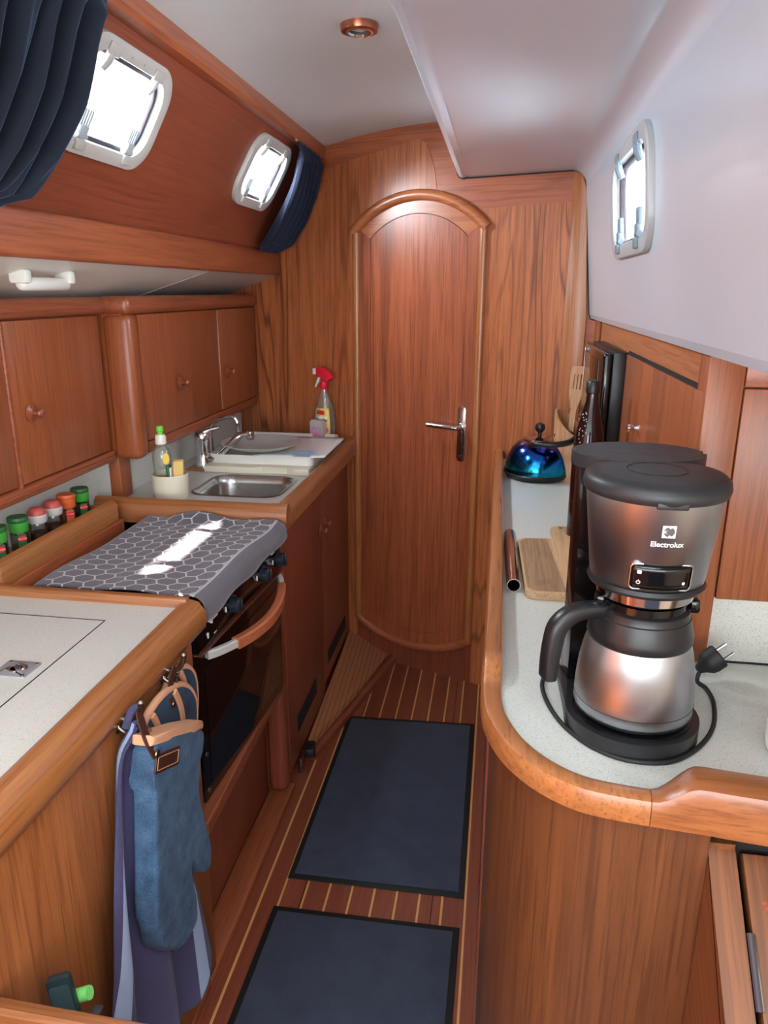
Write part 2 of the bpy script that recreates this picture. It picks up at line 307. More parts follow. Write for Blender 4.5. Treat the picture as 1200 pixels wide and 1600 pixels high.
# ------------------------------------------------------------------ mesh helpers
def BM(): return bmesh.new()
def frame(o, ex, ey, ez):
    o, ex, ey, ez = V(o), nz(V(ex)), nz(V(ey)), nz(V(ez))
    return lambda a, b, c: o + ex * a + ey * b + ez * c
ID = lambda a, b, c: V((a, b, c))
def box(bm, x0, x1, y0, y1, z0, z1, bev=0.0, mp=ID, seg=2):
    vs = [bm.verts.new((x, y, z)) for x in (x0, x1) for y in (y0, y1) for z in (z0, z1)]
    fs = [bm.faces.new([vs[i] for i in q]) for q in ((0, 1, 3, 2), (4, 6, 7, 5), (0, 4, 5, 1), (2, 3, 7, 6), (0, 2, 6, 4), (1, 5, 7, 3))]
    new = set(vs)
    if bev > 0:
        es = {e for f in fs for e in f.edges}
        r = bmesh.ops.bevel(bm, geom=list(es), offset=min(bev, 0.45 * min(abs(x1 - x0), abs(y1 - y0), abs(z1 - z0))), segments=seg, profile=0.5, affect='EDGES')
        new = {v for v in vs if v.is_valid} | set(r['verts'])
    for v in new: v.co = mp(*v.co)
    return bm
def prism(bm, pts, d0, d1, mp=ID, bev=0.0, seg=2):
    """outline in (a,b), from depth d0 to d1"""
    n = len(pts)
    A = [bm.verts.new((p[0], p[1], d0)) for p in pts]; Bv = [bm.verts.new((p[0], p[1], d1)) for p in pts]
    fs = [bm.faces.new(A[::-1]), bm.faces.new(Bv)] + [bm.faces.new((A[i], A[(i + 1) % n], Bv[(i + 1) % n], Bv[i])) for i in range(n)]
    new = set(A + Bv)
    if bev > 0:
        es = set(fs[0].edges) | set(fs[1].edges)
        r = bmesh.ops.bevel(bm, geom=list(es), offset=bev, segments=seg, profile=0.5, affect='EDGES')
        new = {v for v in A + Bv if v.is_valid} | set(r['verts'])
    for v in new: v.co = mp(*v.co)
    return bm
def rrect(w, h, r, n=6, cx=0.0, cy=0.0):
    P = []
    for sx, sy, a0 in ((1, 1, 0), (-1, 1, 90), (-1, -1, 180), (1, -1, 270)):
        for k in range(n + 1):
            a = math.radians(a0 + 90 * k / n)
            P.append((cx + sx * (w / 2 - r) + r * math.cos(a), cy + sy * (h / 2 - r) + r * math.sin(a)))
    return P
def ring(bm, outer, inner, d0, d1, mp=ID, bev=0.0):
    n = len(outer)
    vs = [[bm.verts.new((p[0], p[1], d)) for p in L] for L, d in ((outer, d0), (outer, d1), (inner, d1), (inner, d0))]
    fs = []
    for k in range(4):
        a, b = vs[k], vs[(k + 1) % 4]
        for i in range(n): fs.append(bm.faces.new((a[i], a[(i + 1) % n], b[(i + 1) % n], b[i])))
    new = set(v for q in vs for v in q)
    if bev > 0:
        es = set()
        for q in vs[1:3]:
            for i in range(n):
                e = bm.edges.get((q[i], q[(i + 1) % n]))
                if e: es.add(e)
        r = bmesh.ops.bevel(bm, geom=list(es), offset=bev, segments=2, profile=0.5, affect='EDGES')
        new = {v for v in new if v.is_valid} | set(r['verts'])
    for v in new: v.co = mp(*v.co)
    return bm
def lathe(bm, prof, c=(0, 0, 0), axis=(0, 0, 1), seg=32, cap=True, sx=1.0, sy=1.0):
    """profile of (r, h)"""
    ax = nz(V(axis)); ex = ax.orthogonal().normalized() if abs(ax.z) < 0.999 else V((1, 0, 0)); ey = ax.cross(ex); c = V(c)
    rings = []
    for r, h in prof:
        if r < 1e-6: rings.append([bm.verts.new(c + ax * h)])
        else: rings.append([bm.verts.new(c + ax * h + ex * (r * sx * math.cos(2 * math.pi * k / seg)) + ey * (r * sy * math.sin(2 * math.pi * k / seg))) for k in range(seg)])
    for a, b in zip(rings, rings[1:]):
        for k in range(seg):
            if len(a) == 1 and len(b) == 1: continue
            if len(a) == 1: bm.faces.new((a[0], b[(k + 1) % seg], b[k]))
            elif len(b) == 1: bm.faces.new((a[k], a[(k + 1) % seg], b[0]))
            else: bm.faces.new((a[k], a[(k + 1) % seg], b[(k + 1) % seg], b[k]))
    for q in (rings[0], rings[-1]):
        if cap and len(q) > 1:
            try: bm.faces.new(q)
            except ValueError: pass
    return bm
def smooth_path(pts, n=6, closed=False):
    pts = [V(p) for p in pts]; out = []; N = len(pts)
    for i in range(N if closed else N - 1):
        p0 = pts[(i - 1) % N] if (closed or i > 0) else pts[i]; p1 = pts[i]; p2 = pts[(i + 1) % N]
        p3 = pts[(i + 2) % N] if (closed or i + 2 < N) else p2
        for k in range(n):
            t = k / n
            out.append(0.5 * ((2 * p1) + (p2 - p0) * t + (2 * p0 - 5 * p1 + 4 * p2 - p3) * t * t + (3 * p1 - p0 - 3 * p2 + p3) * t ** 3))
    if not closed: out.append(pts[-1])
    return out
def tube(bm, pts, r, seg=10, closed=False, flat=None):
    pts = [V(p) for p in pts]; N = len(pts); rs = r if isinstance(r, (list, tuple)) else [r] * N
    t0 = nz(pts[1] - pts[0]); u = t0.orthogonal().normalized(); rings = []
    for i in range(N):
        a = pts[(i - 1) % N] if (closed or i > 0) else pts[i]; b = pts[(i + 1) % N] if (closed or i < N - 1) else pts[i]
        t = nz(b - a); u = nz(u - t * u.dot(t)); w = t.cross(u)
        rings.append([bm.verts.new(pts[i] + (u * math.cos(2 * math.pi * k / seg) + w * math.sin(2 * math.pi * k / seg)) * rs[i]) for k in range(seg)])
    for i in range(N if closed else N - 1):
        a, b = rings[i], rings[(i + 1) % N]
        for k in range(seg): bm.faces.new((a[k], a[(k + 1) % seg], b[(k + 1) % seg], b[k]))
    if not closed: bm.faces.new(rings[0][::-1]); bm.faces.new(rings[-1])
    return bm
def sweep(bm, path, prof, up=(0, 0, 1), closed=False, proffn=None):
    """profile (s,z): s along tangent x up (to the right of travel), z along up"""
    path = [V(p) for p in path]; N = len(path); up = V(up); rings = []
    for i in range(N):
        if closed or 0 < i < N - 1:
            t1 = nz(path[i] - path[(i - 1) % N]); t2 = nz(path[(i + 1) % N] - path[i])
        elif i == 0: t1 = t2 = nz(path[1] - path[0])
        else: t1 = t2 = nz(path[-1] - path[-2])
        t = nz(t1 + t2); s = nz(t.cross(up)); k = 1.0 / max(0.4, s.dot(nz(t1.cross(up))))
        P = proffn(i / (N - 1)) if proffn else prof
        rings.append([bm.verts.new(path[i] + s * (q[0] * k) + up * q[1]) for q in P])
    n = len(rings[0])
    for i in range(N if closed else N - 1):
        a, b = rings[i], rings[(i + 1) % N]
        for k in range(n): bm.faces.new((a[k], a[(k + 1) % n], b[(k + 1) % n], b[k]))
    if not closed: bm.faces.new(rings[0][::-1]); bm.faces.new(rings[-1])
    return bm
def grid(bm, fn, nu, nv, uv=None):
    vs = [[bm.verts.new(fn(i / nu, j / nv)) for j in range(nv + 1)] for i in range(nu + 1)]
    lay = bm.loops.layers.uv.verify() if uv else None
    for i in range(nu):
        for j in range(nv):
            f = bm.faces.new((vs[i][j], vs[i + 1][j], vs[i + 1][j + 1], vs[i][j + 1]))
            if uv:
                for lp, (a, b) in zip(f.loops, ((i, j), (i + 1, j), (i + 1, j + 1), (i, j + 1))): lp[lay].uv = uv(a / nu, b / nv)
    return vs
def arc(cx, cy, r, a0, a1, n=10): return [(cx + r * math.cos(math.radians(a0 + (a1 - a0) * k / n)), cy + r * math.sin(math.radians(a0 + (a1 - a0) * k / n))) for k in range(n + 1)]
def holed(bm, outer, holes, d0, d1, mp):
    """flat plate with holes, real thickness"""
    def layer(d):
        es, loops = [], []
        for L in [outer] + holes:
            vs = [bm.verts.new(mp(p[0], p[1], d)) for p in L]; loops.append(vs)
            es += [bm.edges.new((vs[i], vs[(i + 1) % len(vs)])) for i in range(len(vs))]
        bmesh.ops.triangle_fill(bm, edges=es, use_beauty=True, use_dissolve=False)
        return loops
    A, Bv = layer(d0), layer(d1)
    for a, b in zip(A, Bv):
        for i in range(len(a)): bm.faces.new((a[i], a[(i + 1) % len(a)], b[(i + 1) % len(b)], b[i]))
    return bm
def obj(name, bm, mat, parent=None, loc=None, sharp=35, solid=None, sub=0, label=None):
    o_loc = V(loc) if loc is not None else (parent_loc(parent) if parent else V((0, 0, 0)))
    bmesh.ops.recalc_face_normals(bm, faces=bm.faces)
    for v in bm.verts: v.co -= o_loc
    for f in bm.faces: f.smooth = True
    me = bpy.data.meshes.new(name); bm.to_mesh(me); bm.free()
    me.set_sharp_from_angle(angle=math.radians(sharp))
    o = bpy.data.objects.new(name, me); COL.objects.link(o); me.materials.append(M[mat] if isinstance(mat, str) else mat)
    if parent: o.parent = parent
    else: o.location = o_loc
    o['_l'] = list(o_loc)
    if solid: md = o.modifiers.new('thickness', 'SOLIDIFY'); md.thickness = solid; md.offset = 0
    if sub: md = o.modifiers.new('smooth', 'SUBSURF'); md.levels = sub; md.render_levels = sub
    if label: o['label'] = label
    return o
def parent_loc(p): return V(p['_l'])
def thing(name, label, cat, loc, group=None):
    o = bpy.data.objects.new(name, None); COL.objects.link(o); o.location = loc; o.empty_display_size = 0.05
    o['_l'] = list(loc); o['label'] = label; o['category'] = cat
    if group: o['group'] = group
    return o
def tag(o, label, cat, group=None):
    o['label'] = label; o['category'] = cat
    if group: o['group'] = group
    return o
def struct(o): o['kind'] = 'structure'; return o
def copy_tree(o, shift, label=None):
    c = o.copy(); COL.objects.link(c); c.location = o.location + V(shift)
    if label: c['label'] = label
    for ch in o.children:
        d = ch.copy(); COL.objects.link(d); d.parent = c
        for g in ch.children:
            e = g.copy(); COL.objects.link(e); e.parent = d
    return c
def text2d(s, size, bold=0.0, spacing=1.0):
    cu = bpy.data.curves.new('lettering', 'FONT'); cu.body = s; cu.size = size; cu.align_x = 'CENTER'; cu.align_y = 'CENTER'; cu.offset = bold; cu.space_character = spacing
    o = bpy.data.objects.new('lettering', cu); COL.objects.link(o); bpy.context.view_layer.update()
    me = o.evaluated_get(bpy.context.evaluated_depsgraph_get()).to_mesh()
    vs = [tuple(v.co) for v in me.vertices]; fs = [tuple(p.vertices) for p in me.polygons]
    bpy.data.objects.remove(o); bpy.data.curves.remove(cu); return vs, fs
def letter(bm, s, size, mp, bold=0.0, spacing=1.0, split=0):
    vs, fs = text2d(s, size, bold, spacing)
    B_ = [bm.verts.new(mp(v[0], v[1], 0.0)) for v in vs]
    for q in fs:
        try: bm.faces.new([B_[i] for i in q])
        except ValueError: pass
    return bm

# ------------------------------------------------------------------ the setting
def ybk(x): return 2.66 - 0.3674 * (x + 0.024)          # the angled bulkhead
BK = frame((-0.024, 2.66, 0), (0.939, -0.345, 0), (0, 0, 1), (-0.345, -0.939, 0))   # a along, b up, c into the room
bm = BM(); box(bm, -1.25, 0.012, -1.6, 3.2, -0.03, 0.0)
floor = struct(obj('floor', bm, 'floor', sharp=20))
def arch(hw, zb, sb, zt, st, c=-0.300, n=20):
    def seg(z, s, sign):
        r = (hw * hw + s * s) / (2 * s); a = math.degrees(math.asin(hw / r)); cy = z + sign * (s - r)
        if sign > 0: return [(c + r * math.sin(math.radians(a - 2 * a * k / n)), cy + r * math.cos(math.radians(a - 2 * a * k / n))) for k in range(n + 1)]
        return [(c + r * math.sin(math.radians(-a + 2 * a * k / n)), cy - r * math.cos(math.radians(-a + 2 * a * k / n))) for k in range(n + 1)]
    return seg(zt, st, 1) + seg(zb, sb, -1)
bm = BM(); holed(bm, [(-1.30, -0.02), (0.42, -0.02), (0.42, 2.10), (-0.70, 2.10), (-0.715, 2.0), (-0.945, 1.60), (-1.30, 1.48)], [arch(0.245, 0.175, 0.072, 1.716, 0.098)], -0.02, 0.0, BK)
wall_back = struct(obj('wall_back', bm, 'bulkrail'))
def door_arc(u):          # top of the door frame over u
    r = (0.26 ** 2 + 0.108 ** 2) / (2 * 0.108); return 1.718 + 0.108 - r + math.sqrt(max(0, r * r - (u + 0.3) ** 2))
P = [(-0.663, 0.0), (-0.557, 0.0), (-0.557, 1.716)] + [(u, door_arc(u) - 0.01) for u in [-0.55 + 0.0322 * k for k in range(11)]] + [(-0.224, 1.80), (-0.24, 1.90), (-0.258, 1.955), (-0.275, 1.982), (-0.30, 1.994), (-0.33, 1.992), (-0.63, 1.938), (-0.655, 1.922), (-0.663, 1.895)]
bm = BM(); prism(bm, P, 0.0, 0.0018, BK); obj('veneer_panel', bm, 'bulk', wall_back)
bm = BM(); prism(bm, [(-1.29, 0.0), (-0.6645, 0.0), (-0.6645, 1.89), (-0.69, 1.86), (-0.80, 1.80), (-0.935, 1.60), (-1.29, 1.47)], 0.0, 0.0018, BK); obj('veneer_panel', bm, 'bulk2', wall_back)
bm = BM(); prism(bm, [(-0.036, 0.0), (0.2415, 0.0), (0.2415, 1.772), (-0.036, 1.764)], 0.0, 0.0018, BK); obj('veneer_panel', bm, 'bulk2', wall_back)
bm = BM(); prism(bm, [(-0.557, 0.0), (-0.037, 0.0), (-0.037, 0.3), (-0.557, 0.3)], 0.0, 0.0012, BK); obj('veneer_panel', bm, 'low', wall_back)
bm = BM(); prism(bm, [(0.243, 0.0), (0.315, 0.0), (0.315, 1.42), (0.290, 1.80), (0.270, 1.85), (0.243, 1.86)], 0.0, 0.010, BK, 0.004, 3); obj('edge_stile', bm, 'trim', wall_back)
# the cabin door in the bulkhead
bm = BM(); ring(bm, arch(0.238, 0.178, 0.070, 1.712, 0.095), arch(0.192, 0.225, 0.062, 1.680, 0.080), -0.016, 0.003, BK)
door_1 = struct(obj('door_1', bm, 'doorw'))
bm = BM(); prism(bm, arch(0.1905, 0.2265, 0.0615, 1.6785, 0.0795), -0.016, 0.0022, BK); obj('door_panel', bm, 'doorw', door_1)
bm = BM(); prism(bm, arch(0.20, 0.2, 0.06, 1.69, 0.08), -0.018, -0.012, BK); obj('panel_groove', bm, 'dark', door_1)
def door_top():
    o = arch(0.236, 0.2, 0.07, 1.712, 0.095)[:21]; i = arch(0.192, 0.2, 0.062, 1.682, 0.0805)[:21]
    return o + i[::-1]
bm = BM(); prism(bm, door_top(), 0.0, 0.0038, BK); obj('top_rail', bm, 'trimbk', door_1)
def frame_bar(pts, w, d, name, mat):
    bm = BM(); n = len(pts); prof = [(-w / 2, 0), (-w / 2, d * 0.55), (-w * 0.3, d * 0.92), (0, d), (w * 0.3, d * 0.92), (w / 2, d * 0.55), (w / 2, 0)]
    path = [BK(p[0], p[1], 0) for p in pts]; sweep(bm, path, prof, up=BK(0, 0, 1) - BK(0, 0, 0)); return obj(name, bm, mat, door_1, sharp=50)
A = arch(0.250, 0.178, 0.075, 1.716, 0.103, n=28); top, bot = A[:29], A[29:]
frame_bar([(top[0][0] + 0.012, top[0][1] - 0.012)] + top + [(top[-1][0] - 0.012, top[-1][1] - 0.012)], 0.036, 0.022, 'frame_arch', 'trimbk')
frame_bar(bot, 0.032, 0.020, 'frame_arch', 'bulkrail')
frame_bar([(-0.550, 0.17), (-0.550, 1.712)], 0.028, 0.017, 'frame_side', 'trim')
frame_bar([(-0.050, 0.17), (-0.050, 1.712)], 0.028, 0.017, 'frame_side', 'trim')
DH = BK
bm = BM(); prism(bm, rrect(0.032, 0.205, 0.015, 6, -0.108, 0.998), 0.0022, 0.006, BK, 0.0015); plate = obj('handle_plate', bm, 'chrome', door_1)
bm = BM(); tube(bm, smooth_path([BK(-0.108, 1.026, 0.004), BK(-0.108, 1.026, 0.04), BK(-0.118, 1.026, 0.048), BK(-0.15, 1.027, 0.05), BK(-0.225, 1.030, 0.05)], 5), 0.0085, 12); obj('lever', bm, 'chrome', plate)
bm = BM(); lathe(bm, [(0.014, 0), (0.014, 0.012), (0.011, 0.014)], BK(-0.108, 1.026, 0.004), BK(0, 0, 1) - BK(0, 0, 0), 20); obj('rosette', bm, 'chrome', plate)
bm = BM(); prism(bm, rrect(0.009, 0.02, 0.004, 4, -0.108, 0.945), 0.006, 0.0066, BK); obj('keyhole', bm, 'dark', plate)
bm = BM(); lathe(bm, [(0.006, 0), (0.005, 0.002), (0, 0.0025)], BK(-0.108, 0.915, 0.0058), BK(0, 0, 1) - BK(0, 0, 0), 14); obj('screw', bm, 'brass', plate)

# headliner
def ceil_z(x): return 2.047 - 0.24 * (x + 0.26) ** 2
bm = BM(); grid(bm, lambda u, v: V((-0.74 + 1.22 * u, 0.3 + v * 2.9, ceil_z(-0.74 + 1.22 * u))), 20, 8)
ceiling = struct(obj('ceiling', bm, 'vinyl', sharp=60, solid=0.012))
# lowered deck moulding with the starboard cabin side in one white moulding
prof = [(0.330, 1.4155), (0.296, 1.4130), (0.284, 1.4165), (0.2785, 1.430), (0.2540, 1.676)] + \
       [(0.1896 + 0.0505 * math.cos(math.radians(5.7 + 84.3 * k / 10)), 1.812 + 0.050 * math.sin(math.radians(5.7 + 84.3 * k / 10))) for k in range(11)] + \
       [(0.02, 1.862), (-0.128, 1.862), (-0.134, 1.8635), (-0.140, 1.862), (-0.150, 1.8605), (-0.162, 1.866), (-0.1685, 1.876), (-0.172, 1.90), (-0.176, 2.06)]
ys = [0.22, 0.7, 1.2, 1.6, 1.74, 1.80, 1.83, 1.86, 1.92, 2.1, 2.4, 99]
def dz(x, z, y):
    if x > 0.2 or z > 1.90 or z < 1.80: return 0
    w = min(1, max(0, (0.2 - x) / 0.08)) * min(1, max(0, (x + 0.134) / 0.06))
    return w * ((1.83 - y) * 0.01 if y < 1.83 else 0.0)
WR = frame((0.2785, 0, 1.43), (0, 1, 0), (-0.0995, 0, 0.995), (-0.995, 0, -0.0995))
def grp_wall():
    bm = BM()
    def pt(i, y):
        x, z = prof[i]; y = min(y, ybk(x) + 0.004); return V((x, y, z + dz(x, z, y)))
    for i in range(len(prof) - 1):
        if i == 3 or i == 4: continue
        for a, b in zip(ys, ys[1:]):
            q = [pt(i, a), pt(i, b), pt(i + 1, b), pt(i + 1, a)]
            bm.faces.new([bm.verts.new(p) for p in q])
    hole = rrect(0.425, 0.175, 0.062, 8, 1.695, 0.255)
    L = 0.3889
    outer = [(0.22, 0), (2.55, 0), (2.562, L), (0.22, L)]
    es = []
    for Lp in (outer, hole):
        vs = [bm.verts.new(WR(p[0], p[1], 0)) for p in Lp]; es += [bm.edges.new((vs[i], vs[(i + 1) % len(vs)])) for i in range(len(vs))]
    bmesh.ops.triangle_fill(bm, edges=es, use_beauty=True)
    bmesh.ops.remove_doubles(bm, verts=bm.verts, dist=0.0004)
    return bm
wall_right = struct(obj('wall_right', grp_wall(), 'grp', sharp=25))
bm = BM(); tube(bm, [V((x, ybk(x) - 0.004, z + dz(x, z, ybk(x)))) for x, z in prof[1:-1]], 0.0035, 8); obj('edge_seal', bm, 'rubber', wall_right)
# unseen plate added outside the window; the tunnel narrows the sun streak
bm = BM(); holed(bm, [(0.2, -0.1), (2.7, -0.1), (2.7, 0.7), (0.2, 0.7)], [rrect(0.435, 0.185, 0.065, 8, 1.695, 0.255)], -0.235, -0.215, WR)
obj('sun_mask', bm, 'grp', wall_right)
bm = BM(); box(bm, 0.300, 1.04, 0.20, 1.17, 1.4165, 1.424); box(bm, 0.300, 1.04, 0.205, 0.213, 1.4165, 2.05)
obj('underside', bm, 'grp', wall_right)
# wood below the white moulding, starboard
def plate_obj(name, mat, x0, x1, y0, y1, z0, z1, parent=None, bev=0.0): 
    bm = BM(); box(bm, x0, x1, y0, y1, z0, z1, bev); return obj(name, bm, mat, parent)
ws = struct(plate_obj('wall_side', 'righty', 0.307, 0.33, 1.155, 2.545, 0.88, 1.42))
plate_obj('backsplash', 'splash', 0.3045, 0.308, 1.21, 2.53, 0.92, 1.04, ws)
plate_obj('inner_post', 'right', 0.297, 0.3068, 2.44, 2.528, 0.92, 1.414, ws, 0.002)
wf = struct(plate_obj('wall_front', 'right', 0.31, 1.0, 1.16, 1.19, 0.88, 1.42))
plate_obj('backsplash', 'splash', 0.350, 1.0, 1.156, 1.161, 0.925, 1.037, wf)
plate_obj('base_strip', 'dark', 0.350, 1.0, 1.153, 1.161, 0.924, 0.9275, wf)
plate_obj('corner_post', 'right', 0.300, 0.352, 1.148, 1.20, 0.92, 1.414, wf, 0.003)
plate_obj('lower_board', 'right', 0.353, 1.0, 1.146, 1.161, 1.037, 1.366, wf, 0.002)
plate_obj('upper_board', 'bulkrail', 0.353, 1.0, 1.148, 1.161, 1.3685, 1.414, wf, 0.001)
# port side: leaning mahogany panel with two portlights
WL = frame((-0.69, 0, 1.975), (0, 1, 0), (-0.5, 0, -0.866), (0.866, 0, -0.5))
W1, W2 = (1.515, 0.150), (2.435, 0.145)
bm = BM(); holed(bm, [(0.2, -0.04), (3.12, -0.04), (3.12, 0.43), (0.2, 0.43)], [rrect(0.308, 0.170, 0.056, 8, *W1), rrect(0.308, 0.170, 0.056, 8, *W2)], -0.02, 0.0, WL)
wall_left = struct(obj('wall_left', bm, 'mahog'))
bm = BM(); sweep(bm, [(-0.70, 0.2, 1.96), (-0.70, 2.93, 1.96)], [(0.0, 0.045), (0.0, 0.0), (0.012, -0.003), (0.030, 0.0), (0.037, 0.01), (0.037, 0.05), (0.02, 0.06)])
trim_1 = struct(obj('trim_1', bm, 'beam', sharp=30))
bm = BM(); box(bm, -0.905, -0.868, 0.2, 2.972, 1.556, 1.643, 0.009, seg=3)
trim_2 = struct(obj('trim_2', bm, 'beam'))
bm = BM(); prism(bm, [(-0.880, 1.566), (-0.880, 1.558), (-1.23, 1.448), (-1.23, 1.456)], 0.2, 2.268, lambda a, b, c: V((a, c, b))); soffit = struct(obj('trim_3', bm, 'white'))
bm = BM(); prism(bm, [(-0.880, 1.566), (-0.880, 1.558), (-1.23, 1.448), (-1.23, 1.456)], 2.272, 3.09, lambda a, b, c: V((a, c, b))); obj('end_panel', bm, 'alu', soffit)
plate_obj('hull_lining', 'dark', -1.25, -1.23, 0.2, 3.15, 0.0, 1.62, soffit)
# port side backsplash
wsp = struct(plate_obj('wall_port', 'splash', -1.16, -1.145, 0.2, 1.95, 0.86, 1.5))
plate_obj('return_panel', 'splash', -1.16, -1.085, 1.945, 1.953, 0.86, 1.12, wsp)
plate_obj('far_backsplash', 'lamL', -1.16, -1.085, 2.00, 3.04, 0.86, 1.12, wsp)
plate_obj('splash_post', 'cab', -1.10, -1.066, 1.9405, 2.008, 0.86, 1.10, wsp, 0.003)

# portlights
def window(name, mp, cx, cy, w, h, depth, closed_dir, fm='alu', hw='alu', lv='greyplast'):
    c = lambda a, b, d: mp(cx + a, cy + b, d)
    bm = BM(); ring(bm, rrect(w, h, 0.072, 8), rrect(w - 0.062, h - 0.058, 0.050, 8), 0.0, 0.012, c, 0.003); root = struct(obj(name, bm, fm))
    bm = BM(); ring(bm, rrect(w - 0.050, h - 0.046, 0.056, 8), rrect(w - 0.060, h - 0.056, 0.052, 8), -depth, 0.0005, c); obj('window_liner', bm, 'whitematt', root)
    bm = BM(); ring(bm, rrect(w - 0.0595, h - 0.0555, 0.0515, 8), rrect(w - 0.078, h - 0.074, 0.044, 8), -0.016, -0.004, c, 0.002); obj('seal', bm, 'seal', root)
    bm = BM(); prism(bm, rrect(w - 0.0775, h - 0.0735, 0.0437, 8), -0.0125, -0.0085, c); obj('pane', bm, 'pane', root)
    s = closed_dir     # +1: hinges on the -b side
    for a in (-w * 0.25, w * 0.25):
        e = -s * (h / 2 - 0.022)
        bm = BM(); box(bm, a - 0.020, a + 0.020, e - 0.011, e + 0.011, 0.011, 0.016, 0.003, c); hg = obj('hinge', bm, hw, root)
        bm = BM(); tube(bm, [c(a - 0.004, e + s * 0.008, 0.012), c(a - 0.004, e + s * 0.022, 0.010), c(a - 0.004, e + s * 0.038, 0.004)], [0.008, 0.0085, 0.0075], 10); obj('hinge_arm', bm, hw, hg)
        e = s * (h / 2 - 0.020)
        bm = BM(); box(bm, a - 0.016, a + 0.016, e - 0.010, e + 0.010, 0.011, 0.018, 0.002, c); lt = obj('latch', bm, hw, root)
        bm = BM(); box(bm, a - 0.013, a + 0.013, e - s * 0.036, e - s * 0.012, 0.002, 0.015, 0.004, c)
        tube(bm, [c(a - 0.016, e - s * 0.016, 0.009), c(a + 0.016, e - s * 0.016, 0.009)], 0.0065, 10)
        for k in range(4):
            x = a - 0.0125 + k * 0.0083; box(bm, x - 0.0025, x + 0.0025, e - s * 0.064, e - s * 0.034, 0.003, 0.011, 0.001, c)
        obj('latch_lever', bm, lv, lt)
    for a in (-w * 0.07, w * 0.07):
        bm = BM(); lathe(bm, [(0.0035, 0), (0.003, 0.0012), (0, 0.0015)], c(a, -s * (h / 2 - 0.018), 0.0118), c(0, 0, 1) - c(0, 0, 0), 10); obj('screw', bm, 'greyplast', root)
    return root
window('window_1', WL, *W1, 0.36, 0.218, 0.05, 1)
window('window_2', WL, *W2, 0.36, 0.218, 0.05, 1)
window('window_3', WR, 1.695, 0.255, 0.475, 0.225, 0.214, -1, 'backlitframe', 'backlitplast', 'backlitplast')  # liner made this deep to clip the sun to a narrow streak
# white deck and cabin top seen through the starboard window, so the view is not empty sky
bm = BM(); box(bm, 0.75, 1.6, 0.6, 4.2, 1.20, 1.56, 0.02)
struct(obj('trim_4', bm, 'grp'))
# closing walls behind the camera (saloon end)
struct(plate_obj('wall_saloon', 'white', -1.25, 1.5, -1.65, -1.6, 0.0, 1.25))
struct(plate_obj('wall_saloon_port', 'cab', -1.27, -1.23, -1.6, 0.2, 0.0, 1.5))
struct(plate_obj('wall_saloon_starboard', 'cream', 1.0, 1.04, -1.6, 1.2, 0.0, 1.42))
struct(plate_obj('ceiling_saloon', 'vinyl', -1.25, 1.04, -1.65, -0.35, 2.04, 2.06))
struct(plate_obj('floor_saloon', 'mat', 0.012, 1.0, -1.6, 0.9, -0.03, 0.0))
# the sloped planked sole corner beside the bulkhead
bm = BM()
a, b, c, d = V((-0.585, 2.10, 0.028)), V((-0.55, 2.105, 0.028)), V((-0.408, ybk(-0.408), 0.028)), V((-0.583, ybk(-0.583), 0.10))
T_ = [a, b, c, d]; vt = [bm.verts.new(p) for p in T_]; vb = [bm.verts.new((p.x, p.y, -0.01)) for p in T_]
bm.faces.new(vt); bm.faces.new(vb[::-1])
for i in range(4): bm.faces.new((vt[i], vt[(i + 1) % 4], vb[(i + 1) % 4], vb[i]))
tri = struct(obj('floor_corner', bm, 'slats'))
bm = BM(); e1, e2 = V((-0.556, 2.075, 0)), V((-0.385, ybk(-0.385), 0)); sweep(bm, [e1, e2], [(-0.012, 0), (-0.012, 0.030), (0.0, 0.031), (0.012, 0.022), (0.014, 0)]); obj('edge_strip', bm, 'low', tri)
bm = BM(); box(bm, -0.640, -0.572, 1.22, 1.92, 0.0, 0.022, 0.003); box(bm, -0.640, -0.572, 0.3, 1.215, 0.0, 0.022, 0.003)
struct(obj('trim_5', bm, 'lowy'))

# ------------------------------------------------------------------ port side furniture
def knob(parent, p, axis=(1, 0, 0), k=1.0, name='knob'):
    bm = BM(); lathe(bm, [(0.022 * k, 0), (0.0235 * k, 0.003 * k), (0.016 * k, 0.006 * k), (0.007 * k, 0.010 * k), (0.0065 * k, 0.017 * k), (0.011 * k, 0.022 * k), (0.0115 * k, 0.027 * k), (0.007 * k, 0.031 * k), (0, 0.032 * k)], p, axis, 20)
    return obj(name, bm, 'knob', parent, sharp=60)
def sub(name, mat, parent, x0, x1, y0, y1, z0, z1, bev=0.0, seg=2):
    bm = BM(); box(bm, x0, x1, y0, y1, z0, z1, bev, seg=seg); return obj(name, bm, mat, parent)
# overhead locker nearest the camera
oc = thing('overhead_cabinet', 'long teak wall locker above the spice jars, its knob beside a dark door gap', 'cabinet', (-1.1, 1.4, 1.04))
sub('carcass', 'cab', oc, -1.144, -1.078, 0.6, 1.925, 1.045, 1.47)
sub('top_trim', 'caby', oc, -1.10, -1.050, 0.6, 1.93, 1.437, 1.482, 0.016, 4)
sub('bottom_rail', 'caby', oc, -1.10, -1.060, 0.6, 1.915, 1.036, 1.066, 0.006, 3)
sub('bead', 'caby', oc, -1.09, -1.056, 0.6, 1.915, 1.048, 1.055, 0.003)
d1 = sub('door', 'cab', oc, -1.082, -1.064, 0.95, 1.488, 1.069, 1.434, 0.003)
d2 = sub('door', 'cab', oc, -1.082, -1.064, 1.500, 1.900, 1.069, 1.434, 0.003)
sub('door_divider', 'caby', oc, -1.10, -1.0605, 1.4885, 1.4995, 1.037, 1.434, 0.003)
knob(d2, (-1.064, 1.563, 1.227))
